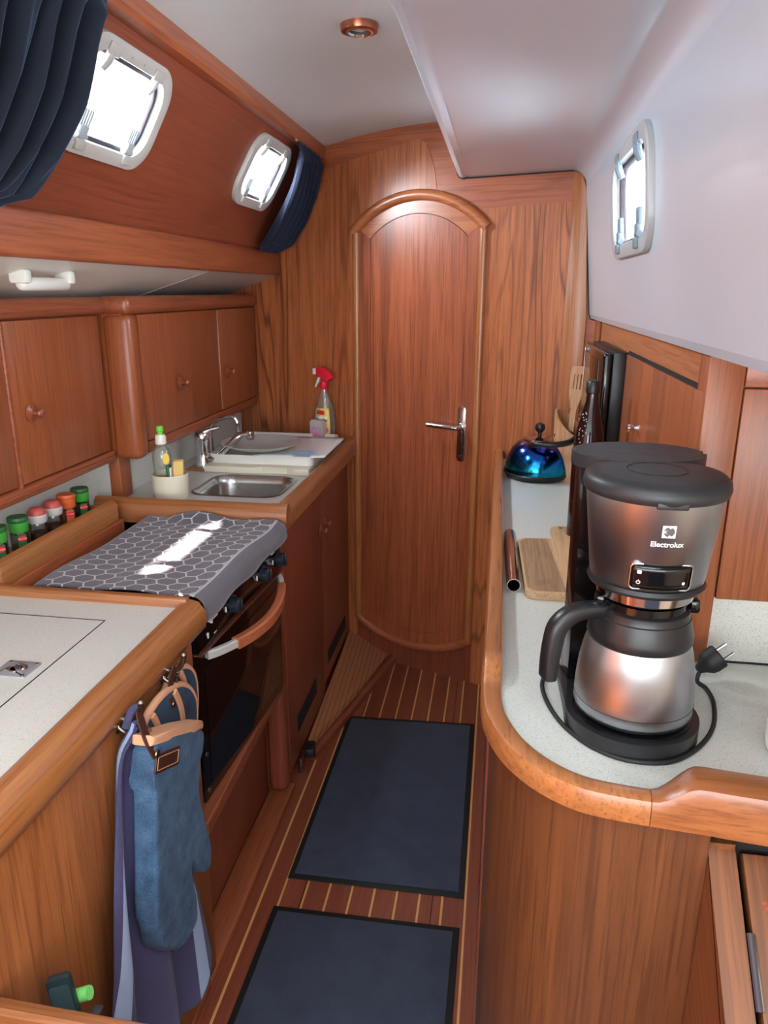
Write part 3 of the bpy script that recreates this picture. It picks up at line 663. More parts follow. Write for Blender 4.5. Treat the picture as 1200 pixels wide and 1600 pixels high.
# overhead locker by the bulkhead, standing proud of the first
oc2 = thing('overhead_cabinet', 'teak wall locker above the sink with two small round knobs and rounded end post', 'cabinet', (-1.05, 2.4, 1.05))
sub('carcass', 'cab', oc2, -1.084, -1.013, 1.935, 3.00, 1.052, 1.47)
sub('end_post', 'cab', oc2, -1.075, -0.990, 1.928, 1.992, 1.035, 1.44, 0.022, 5)
sub('top_trim', 'caby', oc2, -1.083, -0.982, 1.915, 3.005, 1.437, 1.484, 0.017, 4)
sub('bottom_rail', 'caby', oc2, -1.075, -0.997, 1.99, 3.0, 1.042, 1.076, 0.007, 3)
d = sub('door', 'cab', oc2, -1.014, -0.998, 1.996, 2.588, 1.079, 1.434, 0.002); knob(d, (-0.998, 2.242, 1.22), k=1.1)
d = sub('door', 'cab', oc2, -1.014, -0.994, 2.592, 3.0, 1.079, 1.434, 0.002); knob(d, (-0.994, 2.653, 1.213), k=1.1)

# small white reading light under the side deck
wl = thing('wall_light', 'white plastic swivel lamp under the port side deck beam', 'lamp', (-0.95, 1.5, 1.55))
SF = lambda x: 1.558 + (x + 0.88) * 0.3143
sub('mount', 'white', wl, -0.975, -0.935, 1.415, 1.437, SF(-0.96) - 0.022, SF(-0.96) + 0.006, 0.006)
sub('mount', 'white', wl, -0.975, -0.935, 1.575, 1.597, SF(-0.96) - 0.022, SF(-0.96) + 0.006, 0.006)
bm = BM(); lathe(bm, [(0.0, 0), (0.010, 0.002), (0.0135, 0.008), (0.0135, 0.162), (0.010, 0.168), (0, 0.17)], (-0.955, 1.42, SF(-0.96) - 0.022), (0, 1, 0), 20); obj('tube_shade', bm, 'white', wl, sharp=50)

# sink unit
sc = thing('sink_cabinet', 'tall red-brown teak sink cabinet with two close-set knobs and black vents', 'cabinet', (-0.8, 2.35, 0.0))
bm = BM(); prism(bm, [(-1.08, 1.90), (-0.600, 1.90), (-0.600, ybk(-0.6) - 0.006), (-1.08, ybk(-1.08) - 0.006)], 0.0, 0.765); obj('carcass', bm, 'low', sc)
sub('corner_post', 'low', sc, -0.64, -0.583, 1.868, 1.925, 0.0225, 0.878, 0.018, 4)
d = sub('door', 'low', sc, -0.602, -0.586, 1.93, 2.402, 0.05, 0.875, 0.002); knob(d, (-0.586, 2.375, 0.705), k=0.9)
sub('vent', 'void', d, -0.588, -0.5845, 2.02, 2.27, 0.135, 0.195, 0.001)
bm = BM(); prism(bm, [(2.407, 0.10), (2.86, 0.10), (2.86, 0.875), (2.407, 0.875)], -0.602, -0.586, lambda a, b, c: V((c, a, b)), 0.002); d = obj('door', bm, 'low', sc); knob(d, (-0.586, 2.435, 0.715), k=0.9)
sub('vent', 'void', d, -0.588, -0.5845, 2.46, 2.78, 0.150, 0.205, 0.001)

ct = thing('sink_counter', 'pale laminate sink worktop edged with raised rounded teak rails', 'countertop', (-0.8, 2.35, 0.9))
basin_o = rrect(0.27, 0.25, 0.05, 6, -0.765, 2.15)
yb = lambda x: ybk(x) - 0.004
bm = BM(); holed(bm, [(-1.083, 1.87), (-0.585, 1.87), (-0.585, yb(-0.585)), (-1.083, yb(-1.083))], [basin_o], 0.888, 0.915, ID); obj('worktop', bm, 'lamL', ct)
bm = BM(); profn = [(0.022, -0.035), (0.024, 0.0), (0.018, 0.022), (0.006, 0.032), (-0.008, 0.030), (-0.018, 0.018), (-0.022, -0.035)]
sweep(bm, [(-0.568, 1.862, 0.915), (-0.568, yb(-0.56), 0.915)], [(s, z) for s, z in profn]); obj('front_rail', bm, 'trimy', ct, sharp=60)
bm = BM(); sweep(bm, [(-1.10, 1.862, 0.915), (-0.590, 1.862, 0.915)], [(s, z) for s, z in profn]); obj('side_rail', bm, 'trimx', ct, sharp=60)
bm = BM(); sweep(bm, [(-0.5915, 1.862, 0.915), (-0.5685, 1.862, 0.915), (-0.5455, 1.862, 0.915)], [(0.024, -0.036), (0.025, 0.0), (0.019, 0.023), (0.006, 0.033), (-0.008, 0.031), (-0.019, 0.019), (-0.023, -0.036)])
obj('rail_corner', bm, 'trimx', ct, sharp=60)
# steel basin let into the worktop
bm = BM(); lev = [(0.285, 0.265, 0.055, 0.9165), (0.272, 0.252, 0.05, 0.9185), (0.262, 0.242, 0.05, 0.915), (0.254, 0.234, 0.055, 0.89), (0.246, 0.226, 0.06, 0.80), (0.225, 0.205, 0.06, 0.775), (0.12, 0.10, 0.04, 0.77), (0.02, 0.02, 0.008, 0.769)]
rings = []
for w, h, r, z in lev: rings.append([bm.verts.new((p[0], p[1], z)) for p in rrect(w, h, r, 6, -0.765, 2.15)])
for q, r in zip(rings, rings[1:]):
    for k in range(len(q)): bm.faces.new((q[k], q[(k + 1) % len(q)], r[(k + 1) % len(r)], r[k]))
bm.faces.new(rings[-1])
tag(obj('sink_basin', bm, 'steel', loc=(-0.765, 2.15, 0.77), sharp=60), 'shallow stainless sink bowl behind the stove towel', 'sink')
# mixer tap on its small wooden pad
tp = thing('mixer_tap', 'thick chrome single-lever tap on a small wood pad beside the sink bowl', 'tap', (-0.985, 2.36, 0.915))
sub('wood_pad', 'trim', tp, -1.03, -0.93, 2.31, 2.42, 0.916, 0.922, 0.002)
bm = BM(); lathe(bm, [(0.028, 0), (0.028, 0.012), (0.024, 0.02), (0.024, 0.085), (0.026, 0.09), (0.027, 0.105), (0.022, 0.116), (0, 0.119)], (-0.985, 2.36, 0.922), seg=24); obj('body', bm, 'chrome', tp)
bm = BM(); tube(bm, smooth_path([(-0.98, 2.36, 0.945), (-0.94, 2.36, 0.952), (-0.90, 2.365, 0.985), (-0.86, 2.37, 1.025), (-0.835, 2.372, 1.034), (-0.815, 2.372, 1.03)], 5), [0.013] * 16 + [0.0105] * 10, 12); sp_ = obj('spout', bm, 'chrome', tp)
bm = BM(); lathe(bm, [(0.013, 0), (0.014, 0.018), (0.012, 0.028)], (-0.818, 2.372, 1.045), (0, 0, -1), 16); obj('aerator', bm, 'chrome', sp_)
bm = BM(); tube(bm, smooth_path([(-0.985, 2.36, 1.032), (-0.965, 2.365, 1.045), (-0.925, 2.37, 1.056)], 5), [0.009] * 5 + [0.006] * 6, 10); obj('lever', bm, 'chrome', tp)
bm = BM(); lathe(bm, [(0.004, 0), (0.003, 0.001), (0, 0.0012)], (-0.9615, 2.352, 1.012), (0.9, -0.4, 0), 12); obj('red_dot', bm, 'red', tp)
hp = thing('hand_pump_tap', 'slim bent chrome spout arching behind the lever tap', 'tap', (-1.03, 2.55, 0.915))
bm = BM(); tube(bm, smooth_path([(-1.03, 2.55, 0.916), (-1.03, 2.55, 1.0), (-1.024, 2.55, 1.03), (-0.995, 2.55, 1.05), (-0.95, 2.55, 1.062), (-0.928, 2.55, 1.045), (-0.927, 2.55, 1.00)], 6), 0.0075, 10); obj('spout', bm, 'chrome', hp)
bm = BM(); lathe(bm, [(0.018, 0), (0.018, 0.006), (0.011, 0.012), (0.010, 0.03)], (-1.03, 2.55, 0.915), seg=18); obj('collar', bm, 'chrome', hp)
# cream lid / chopping board that covers the second bowl
lid = thing('sink_cover', 'cream sink cover board with a curved finger notch at its edge', 'board', (-0.78, 2.45, 0.915))
P = [(-0.96, 2.30), (-0.80, 2.30), (-0.785, 2.303), (-0.765, 2.318), (-0.68, 2.318), (-0.66, 2.303), (-0.645, 2.30), (-0.602, 2.30), (-0.602, 2.80), (-0.96, 2.80)]
bm = BM(); prism(bm, P, 0.9155, 0.938, ID, 0.003); obj('panel', bm, 'cream', lid)
tr = thing('drying_tray', 'white plastic draining tray holding the glass plate', 'tray', (-0.78, 2.5, 0.938))
bm = BM(); prism(bm, rrect(0.355, 0.42, 0.02, 5, -0.78, 2.56), 0.9385, 0.952, ID, 0.003); obj('tray_base', bm, 'white', tr)
bm = BM(); ring(bm, rrect(0.362, 0.426, 0.022, 5, -0.78, 2.56), rrect(0.345, 0.41, 0.016, 5, -0.78, 2.56), 0.9385, 0.968, ID, 0.002); obj('tray_rim', bm, 'white', tr)
# blue-printed sheet lying on the tray and over the rail
bm = BM()
def sheet(u, v):
    x = -0.80 + 0.245 * u; y = 2.33 + 0.34 * v; return V((x, y, 0.9705 + 0.004 * math.sin(u * 3) * v + 0.008 * max(0, u - 0.6)))
grid(bm, sheet, 10, 10); dm = tag(obj('drying_sheet', bm, 'ceramic', loc=(-0.68, 2.5, 0.97), solid=0.0015), 'flat white sheet printed with faint blue marks, half under the glass plate', 'sheet')
bm = BM(); random.seed(3)
for k in range(60):
    u = random.uniform(0.52, 0.80); v = random.uniform(0.02, 0.30); p = sheet(u, v); w = random.uniform(0.004, 0.014); h = random.uniform(0.002, 0.005)
    box(bm, p.x - w, p.x + w, p.y - h, p.y + h, p.z + 0.0008, p.z + 0.0014)
obj('print', bm, plain('pale_blue_print', srgb(140, 172, 196), 0.6), dm)
bm = BM(); lathe(bm, [(0, 0.0), (0.07, 0.001), (0.09, 0.006), (0.120, 0.016), (0.136, 0.024), (0.138, 0.026), (0.135, 0.0265), (0.118, 0.020), (0.09, 0.010), (0.07, 0.005), (0, 0.004)], (-0.80, 2.43, 0.9745), seg=48)
tag(obj('glass_plate', bm, 'frost', loc=(-0.80, 2.43, 0.9745), sharp=60), 'frosted round glass plate lying on the white tray', 'plate')
# cup of washing-up things
cu = (-0.935, 1.985)
bm = BM(); lathe(bm, [(0, 0.004), (0.044, 0.004), (0.0475, 0.008), (0.050, 0.072), (0.051, 0.074), (0.0525, 0.072), (0.050, 0.004), (0.047, 0), (0, 0)], (cu[0], cu[1], 0.915), seg=36)
tag(obj('utensil_cup', bm, 'cream', loc=(cu[0], cu[1], 0.915)), 'squat cream cup holding washing-up things beside the sink', 'cup')
sb = thing('soap_bottle', 'clear washing-up liquid bottle with lime green spout, standing in cream cup', 'bottle', (-0.955, 1.985, 0.92))
bm = BM(); lathe(bm, [(0, 0), (0.027, 0.001), (0.0295, 0.006), (0.028, 0.08), (0.029, 0.118), (0.024, 0.138), (0.014, 0.152), (0.012, 0.158)], (-0.955, 1.985, 0.9195), seg=28, sx=1.0, sy=0.8); obj('bottle_body', bm, 'clear', sb, sharp=60)
bm = BM(); lathe(bm, [(0, 0.003), (0.0265, 0.004), (0.0265, 0.058), (0, 0.063)], (-0.955, 1.985, 0.9195), seg=24, sx=1.0, sy=0.8); obj('liquid', bm, 'soap', sb)
bm = BM(); lathe(bm, [(0.014, 0), (0.0155, 0.002), (0.0155, 0.020), (0.013, 0.028), (0, 0.028)], (-0.955, 1.985, 1.074), seg=24); obj('collar', bm, 'white', sb)
bm = BM(); lathe(bm, [(0.008, 0), (0.008, 0.008), (0.0105, 0.010), (0.0105, 0.022), (0.008, 0.025), (0, 0.025)], (-0.955, 1.985, 1.102), seg=20); obj('spout_cap', bm, 'limegreen', sb)
bm = BM(); P = [(0.010 * math.cos(a), 0.017 * math.sin(a)) for a in [k * math.pi / 8 for k in range(16)]]; mpL = frame((-0.9345, 1.966, 1.035), (0.75, 0.65, 0), (0, 0, 1), (0.65, -0.75, 0)); prism(bm, P, 0.0, 0.0012, mpL); obj('sticker', bm, 'yellow', sb)
bm = BM(); box(bm, -0.014, 0.014, -0.011, 0.011, -0.02, 0.085, 0.003, frame((-0.905, 1.975, 0.945), (0.9, 0.2, 0), (-0.2, 0.9, 0.1), (0.05, 0, 1)))
tag(obj('sponge', bm, 'sponge', loc=(-0.905, 1.975, 0.95)), 'pale yellow sponge standing upright in cream cup', 'sponge')
bs = thing('dish_brush', 'small dark green scrub pad tucked between soap bottle and yellow sponge', 'scrub pad', (-0.922, 1.955, 0.93))
bm = BM(); box(bm, -0.931, -0.921, 1.950, 1.972, 0.93, 1.02, 0.003); obj('pad', bm, 'dkgreen', bs)
bm = BM(); box(bm, -0.9205, -0.918, 1.951, 1.971, 0.935, 1.012, 0.001); obj('white_side', bm, 'white', bs)

# spray bottle and small milky bottle beside the bulkhead
sx0, sy0 = -0.672, 2.838
sp = thing('spray_bottle', 'clear cleaner spray bottle with red trigger head by the bulkhead', 'bottle', (sx0, sy0, 0.915))
EX = nz(V((0.939, -0.345, 0)))
bm = BM(); lathe(bm, [(0, 0), (0.043, 0.001), (0.046, 0.006), (0.045, 0.10), (0.040, 0.14), (0.026, 0.175), (0.014, 0.205), (0.0135, 0.222)], (sx0, sy0, 0.9155), (0, 0, 1), 32, sx=0.95, sy=0.6); obj('bottle_body', bm, 'clear', sp, sharp=60)
fr = frame((sx0, sy0, 0.915), EX, (0, 0, 1), (-0.345, -0.939, 0))
bm = BM(); lathe(bm, [(0.016, 0), (0.0175, 0.003), (0.016, 0.028), (0.011, 0.034), (0, 0.034)], (sx0, sy0, 1.132), seg=22); col_ = obj('screw_collar', bm, 'red', sp)
bm = BM(); P = [(-0.030, 0.265), (0.0, 0.262), (0.012, 0.245), (0.018, 0.25), (0.046, 0.262), (0.044, 0.27), (0.030, 0.284), (0.012, 0.296), (-0.010, 0.300), (-0.030, 0.300)]
prism(bm, P, -0.012, 0.012, fr, 0.003); obj('trigger_head', bm, 'red', sp)
bm = BM(); box(bm, -0.046, -0.029, 0.272, 0.296, -0.010, 0.010, 0.003, fr); obj('nozzle', bm, 'white', sp)
bm = BM(); prism(bm, [(-0.022, 0.266), (-0.012, 0.266), (-0.020, 0.245), (-0.036, 0.222), (-0.040, 0.225), (-0.030, 0.248)], -0.006, 0.006, fr, 0.002); obj('trigger', bm, 'white', sp)
def spray_map(a, b, d):
    t = a / 0.046; return fr(0.0437 * math.sin(t), b, 0.0278 * math.cos(t) + d)
def curved_patch(bm, P0, P1, b0, b1, d, mp, n=10):
    vs = []
    for k in range(n + 1):
        a = P0 + (P1 - P0) * k / n; vs.append((bm.verts.new(mp(a, b0, d)), bm.verts.new(mp(a, b1, d))))
    for p, q in zip(vs, vs[1:]): bm.faces.new((p[0], q[0], q[1], p[1]))
def lab(a, b, d): # narrows with the bottle above 0.10
    k = 1.0 if b < 0.10 else 1.0 - (b - 0.10) * 3.4; return fr(0.0437 * k * math.sin(a / 0.046), b, (0.0278 * k + d) * math.cos(a / 0.046))
bm = BM(); grid(bm, lambda u, v: lab(-0.045 + 0.09 * u, 0.012 + 0.133 * v, 0.0012), 14, 10); lb = obj('label_panel', bm, 'yellow', sp, solid=0.0004)
bm = BM(); grid(bm, lambda u, v: lab(-0.040 + 0.07 * u, 0.082 + 0.032 * v, 0.0018), 10, 4); obj('name_band', bm, 'paper', lb, solid=0.0003)
bm = BM(); grid(bm, lambda u, v: lab(-0.022 + 0.042 * u, 0.121 + 0.016 * v, 0.0022), 8, 3); obj('red_flash', bm, 'red', lb, solid=0.0003)
bm = BM(); letter(bm, 'Carolin', 0.0195, lambda x, y, z: lab(x + 0.002, 0.099 + y, 0.0026), 0.0005); obj('lettering', bm, 'printblack', lb)
bm = BM(); grid(bm, lambda u, v: lab(-0.005 + 0.042 * u, 0.055 + 0.016 * v, 0.0024), 6, 2); obj('pink_flash', bm, 'pink', lb, solid=0.0003)
bm = BM(); grid(bm, lambda u, v: lab(0.008 + 0.020 * u, 0.015 + 0.034 * v, 0.0024), 4, 3); obj('picture', bm, 'orange', lb, solid=0.0003)
px0, py0 = -0.683, 2.772
pb = thing('small_bottle', 'small milky pink flat bottle in front of the spray bottle', 'bottle', (px0, py0, 0.945))
fp = frame((px0, py0, 0.9385), EX, (0, 0, 1), (-0.345, -0.939, 0))
bm = BM(); prism(bm, rrect(0.058, 0.082, 0.008, 5, 0, 0.0425), -0.013, 0.013, fp, 0.005, 3); obj('bottle_body', bm, 'pinkclear', pb)
bm = BM(); random.seed(5)
for k in range(3):
    for j in range(4): box(bm, -0.022 + j * 0.012, -0.022 + j * 0.012 + random.uniform(0.006, 0.010), 0.008 + k * 0.013, 0.008 + k * 0.013 + 0.009, 0.0133, 0.0138, 0, fp)
obj('print', bm, 'pink', pb)
bm = BM()
for k in range(5): box(bm, -0.020 + k * 0.009, -0.016 + k * 0.009, 0.047 + (k % 2) * 0.005, 0.052 + (k % 2) * 0.005, 0.0133, 0.0138, 0, fp)
obj('print', bm, 'blue', pb)

# spice shelf and jars
ss = thing('spice_shelf', 'narrow teak spice shelf with a rounded rail behind the stove', 'shelf', (-1.08, 1.55, 0.9))
bm = BM(); sweep(bm, [(-1.02, 1.307, 0.90), (-1.02, 1.80, 0.90)], [(-0.014, 0.0), (-0.014, 0.045), (-0.006, 0.054), (0.006, 0.052), (0.014, 0.042), (0.014, 0.0)]); obj('front_rail', bm, 'trimy', ss, sharp=50)
sub('shelf_board', 'caby', ss, -1.144, -1.034, 1.307, 1.80, 0.893, 0.906)
sub('lower_rail', 'beam', ss, -1.03, -0.998, 1.29, 1.815, 0.80, 0.899, 0.004)
sub('end_rail', 'caby', ss, -1.144, -1.034, 1.785, 1.80, 0.906, 0.938, 0.003)
def jar(y, kind, label, h=0.0, x=-1.086):
    t = thing('spice_jar', label, 'jar', (x, y, 0.9065), 'spice jars in a row on the teak shelf')
    z = 0.9065
    if kind == 'round':
        bm = BM(); lathe(bm, [(0, 0), (0.019, 0.001), (0.021, 0.004), (0.021, 0.050), (0.019, 0.058)], (x, y, z), seg=24); obj('glass', bm, 'jarglass', t)
        bm = BM(); lathe(bm, [(0, 0.002), (0.0195, 0.003), (0.0195, 0.030), (0, 0.032)], (x, y, z), seg=20); obj('spice', bm, 'spice', t)
        bm = BM(); lathe(bm, [(0.0215, 0.055), (0.0235, 0.058), (0.0235, 0.072), (0.021, 0.075)], (x, y, z), seg=24); l = obj('lid_band', bm, 'alu', t)
        bm = BM(); lathe(bm, [(0.0215, 0.0745), (0.0205, 0.082), (0.014, 0.090), (0.010, 0.0915), (0, 0.0915)], (x, y, z), seg=24); obj('lid', bm, 'redlid', l)
    else:
        cap, sp_ = {'green': ('green', 'spice2'), 'orange': ('orange', 'spice3'), 'dark': ('green', 'spice')}[kind]
        P = [(0.021 * math.cos(math.radians(22.5 + 45 * k)), 0.021 * math.sin(math.radians(22.5 + 45 * k))) for k in range(8)]
        bm = BM(); prism(bm, P, 0.0, 0.060, lambda a, b, c: V((x + a, y + b, z + c)), 0.003); obj('glass', bm, 'jarglass', t)
        bm = BM(); prism(bm, [(a * 0.9, b * 0.9) for a, b in P], 0.003, 0.048, lambda a, b, c: V((x + a, y + b, z + c))); obj('spice', bm, sp_, t)
        bm = BM(); lathe(bm, [(0.0205, 0.056), (0.0215, 0.058), (0.0225, 0.078), (0.0215, 0.079)], (x, y, z), seg=24); c_ = obj('cap', bm, cap, t)
        bm = BM(); lathe(bm, [(0.022, 0.079), (0.0232, 0.081), (0.0232, 0.088), (0.0215, 0.0905), (0, 0.0905)], (x, y, z), seg=24); obj('flip_lid', bm, 'dkgreen' if cap == 'green' else cap, c_)
        fl = frame((x + 0.0196 * 0.76, y - 0.0196 * 0.66, z + 0.032), (0.66, 0.76, 0), (0, 0, 1), (0.76, -0.66, 0))
        bm = BM(); prism(bm, rrect(0.018, 0.040, 0.002, 3), 0.0, 0.002, fl); lb = obj('label_patch', bm, 'dkgreen' if cap == 'green' else 'orange', t)
        bm = BM(); prism(bm, [(0.0095 * math.cos(k * math.pi / 8), 0.010 + 0.0065 * math.sin(k * math.pi / 8)) for k in range(16)], 0.002, 0.0026, fl); lo = obj('emblem', bm, 'red', lb)
        bm = BM(); letter(bm, 'Ducros', 0.0062, lambda a, b, c: fl(a, b + 0.010, 0.003)); obj('lettering', bm, 'printwhite', lo)
jar(1.415, 'dark', 'green-capped spice jar cut by the left edge, nearest on the shelf')
jar(1.492, 'green', 'green-capped spice jar second along the shelf, next to a round red lid')
jar(1.565, 'round', 'round red-lidded spice jar just after the nearer green caps')
jar(1.630, 'round', 'round red-lidded spice jar touching the orange-capped one')
jar(1.692, 'orange', 'spice jar with the only orange cap')
jar(1.757, 'green', 'green-capped spice jar at the far end of the shelf, next to the orange cap')

# stove on its gimbals, turned a little
SV = frame((-0.605, 1.30, 0), (0.05, 0.9988, 0), (0, 0, 1), (0.9988, -0.05, 0))   # a along, b up, c towards the aisle
st = thing('gas_stove', 'black gimballed gas stove with dark glass oven door under the hexagon towel', 'stove', (-0.78, 1.57, 0.4))
bm = BM(); box(bm, 0.015, 0.535, 0.42, 0.872, -0.37, -0.012, 0.004, SV); obj('body', bm, 'black', st)
bm = BM(); box(bm, 0.012, 0.54, 0.868, 0.884, -0.375, 0.004, 0.004, SV); obj('hob_lid', bm, 'steel', st)
bm = BM(); prism(bm, [(0.002, 0.872), (-0.012, 0.872), (-0.012, 0.772), (0.014, 0.772), (0.018, 0.785)], 0.02, 0.545, lambda a, b, c: SV(c, b, a), 0.003); cp = obj('control_panel', bm, 'blackgloss', st)
for a in (0.205, 0.400, 0.515):
    n_ = V((0.9988, -0.05, 0)); bm = BM(); lathe(bm, [(0.024, 0), (0.024, 0.004), (0.0185, 0.005), (0.0175, 0.018), (0.015, 0.021), (0, 0.021)], SV(a, 0.806, 0.012), n_, 24); kb = obj('burner_knob', bm, plain('blue_black_plastic', srgb(34, 40, 52), 0.3), cp)
    bm = BM(); box(bm, a - 0.003, a + 0.003, 0.79, 0.824, 0.031, 0.039, 0.002, SV); obj('knob_grip', bm, 'black', kb)
bm = BM()
for a in (0.172, 0.365, 0.480):
    box(bm, a - 0.012, a + 0.008, 0.834, 0.8365, 0.0115, 0.0145, 0, SV); box(bm, a - 0.010, a - 0.006, 0.806, 0.818, 0.0135, 0.0165, 0, SV)
for b0, b1, a0, a1 in ((0.822, 0.8255, 0.075, 0.115), (0.815, 0.836, 0.085, 0.089), (0.79, 0.802, 0.06, 0.066), (0.786, 0.790, 0.092, 0.105)): box(bm, a0, a1, b0, b1, 0.0115, 0.0175, 0, SV)
obj('symbols', bm, 'printwhite', cp)
bm = BM(); box(bm, 0.02, 0.545, 0.766, 0.769, -0.006, 0.020, 0.001, SV); obj('trim_line', bm, 'copper', st)
bm = BM(); box(bm, 0.02, 0.545, 0.405, 0.764, -0.012, 0.006, 0.003, SV); dr = obj('oven_door', bm, 'blackgloss', st)
bm = BM(); box(bm, 0.055, 0.515, 0.435, 0.72, 0.0062, 0.0078, 0.0005, SV); obj('door_glass', bm, 'ovenglass', dr)
bm = BM()
for b in (0.52, 0.428): lathe(bm, [(0.006, 0), (0.0055, 0.002), (0, 0.003)], SV(0.038, b, 0.006), V((1, -0.05, 0)), 12)
obj('door_screw', bm, 'steel', dr)
hp_ = [SV(a, 0.752 - 0.012 * math.sin(math.pi * (a - 0.06) / 0.465), 0.012 + 0.058 * math.sin(math.pi * (a - 0.06) / 0.465) ** 0.8) for a in [0.06 + 0.465 * k / 24 for k in range(25)]]
def bar(i0, i1, w, h, mat, name, parent):
    bm = BM(); sweep(bm, hp_[i0:i1 + 1], [(-w, -h), (-w, h * 0.7), (-w * 0.6, h), (w * 0.6, h), (w, h * 0.7), (w, -h)]); return obj(name, bm, mat, parent, sharp=40)
hd = bar(0, 24, 0.007, 0.009, 'alu', 'handle', dr)
bar(4, 21, 0.011, 0.013, 'handlew', 'wooden_grip', hd)
bm = BM(); box(bm, 0.004, 0.016, 0.42, 0.885, -0.02, 0.002, 0.002, SV); obj('side_trim', bm, 'chrome', st)
bm = BM(); tube(bm, [SV(0.006, 0.865, -0.005), SV(0.006, 0.905, -0.005), SV(0.008, 0.912, -0.012)], 0.005, 8); obj('fiddle_pin', bm, 'chrome', st)
# hexagon towel over the stove
bm = BM()
def tw(u, v):
    L = 0.430 * u; y = 0.012 + 0.512 * v
    rip = 0.004 * math.sin(9 * v + 4 * u) + 0.003 * math.sin(15 * u + 3 * v)
    hump = 0.024 * math.exp(-((v - 0.97) / 0.06) ** 2) * (0.25 + 0.75 * max(0, math.sin(u * 6.0 - 0.6)))
    R = 0.03; flat = 0.362
    if L < flat: a, z = -0.352 + L, 0.897 + rip + hump + 0.012 * (L / flat)
    else:
        t = L - flat; q = R * math.pi / 2
        if t < q: th = t / R; a, z = 0.010 + R * math.sin(th), 0.909 + rip + hump * (1 - t / q * 0.5) - R * (1 - math.cos(th))
        else: a, z = 0.010 + R + 0.004 * math.sin(v * 16), 0.909 - R - (t - q) + rip * 0.3 - 0.004 * (1 - v) + 0.012 * v
    return SV(y, z, a)
grid(bm, tw, 60, 60, uv=lambda u, v: (0.430 * u, 0.512 * v))
tag(obj('hexagon_towel', bm, 'hex', loc=(-0.78, 1.57, 0.89), sharp=80, solid=0.003), 'grey hexagon-print tea towel spread over the stove top', 'towel')
# drawer under the stove
dw = thing('drawer_unit', 'low teak drawer front with one small knob beneath the oven', 'drawer', (-0.65, 1.57, 0.022))
sub('front_panel', 'low', dw, -0.66, -0.640, 1.263, 1.866, 0.0225, 0.365, 0.002)
bm = BM(); prism(bm, [(1.262, -0.572), (1.866, -0.585), (1.866, -0.80), (1.262, -0.80)], 0.366, 0.402, lambda a, b, c: V((b, a, c)), 0.006, 3); obj('top_ledge', bm, 'lowy', dw)
knob(dw, (-0.640, 1.605, 0.298), k=0.85)
bm = BM(); lathe(bm, [(0.006, 0), (0.006, 0.03), (0.008, 0.032), (0.008, 0.038), (0, 0.039)], (-0.60, 1.74, 0.402), (0, 0, 1), 12); obj('gimbal_catch', bm, 'black', dw)

# fridge box
fb = thing('fridge_cabinet', 'big teak fronted fridge box in the foreground with a pale lift-up lid', 'fridge', (-0.8, 0.85, 0.0))
sub('front_panel', 'fridge', fb, -0.60, -0.573, 0.25, 1.254, 0.0225, 0.868, 0.004)
sub('side_panel', 'fridge', fb, -1.10, -0.601, 1.235, 1.252, 0.0225, 0.868)
sub('worktop', 'lamL', fb, -1.145, -0.60, 0.25, 1.285, 0.868, 0.892)
bm = BM(); sweep(bm, [(-0.590, 0.25, 0.868), (-0.590, 1.300, 0.868)], [(-0.024, 0.020), (-0.024, 0.024), (-0.016, 0.034), (0.0, 0.038), (0.016, 0.034), (0.030, 0.016), (0.033, -0.004), (0.028, -0.020), (0.012, -0.026), (-0.024, -0.02)]); obj('front_rail', bm, 'trimy', fb, sharp=60)
sub('far_rail', 'trimx', fb, -1.145, -0.592, 1.285, 1.304, 0.85, 0.912, 0.005, 3)
bm = BM(); ring(bm, [(-1.14, 0.2505), (-0.7235, 0.2505), (-0.7235, 1.208), (-1.14, 1.208)], [(-1.1385, 0.252), (-0.7257, 0.252), (-0.7257, 1.2058), (-1.1385, 1.2058)], 0.8905, 0.8925); obj('lid_seam', bm, 'dark', fb)
lt = None
bm = BM(); ring(bm, rrect(0.060, 0.052, 0.004, 3, -0.772, 1.005), rrect(0.034, 0.034, 0.0165, 6, -0.772, 1.005), 0.892, 0.8945, ID, 0.0008); lt = obj('lift_latch', bm, 'satin', fb)
bm = BM(); lathe(bm, [(0.0168, 0), (0.0168, 0.001), (0, 0.001)], (-0.772, 1.005, 0.8922), seg=20); obj('recess', bm, 'seal', lt)
bm = BM(); tube(bm, [V((-0.772 + 0.012 * math.cos(k * math.pi / 8), 1.005 + 0.012 * math.sin(k * math.pi / 8), 0.8945)) for k in range(16)], 0.0022, 8, True); obj('ring_pull', bm, 'chrome', lt)
bm = BM()
for a in (-0.024, 0.024):
    for b in (-0.02, 0.02): lathe(bm, [(0.003, 0), (0.0025, 0.001), (0, 0.0013)], (-0.772 + a, 1.005 + b, 0.8943), seg=10)
obj('screws', bm, 'brass', lt)

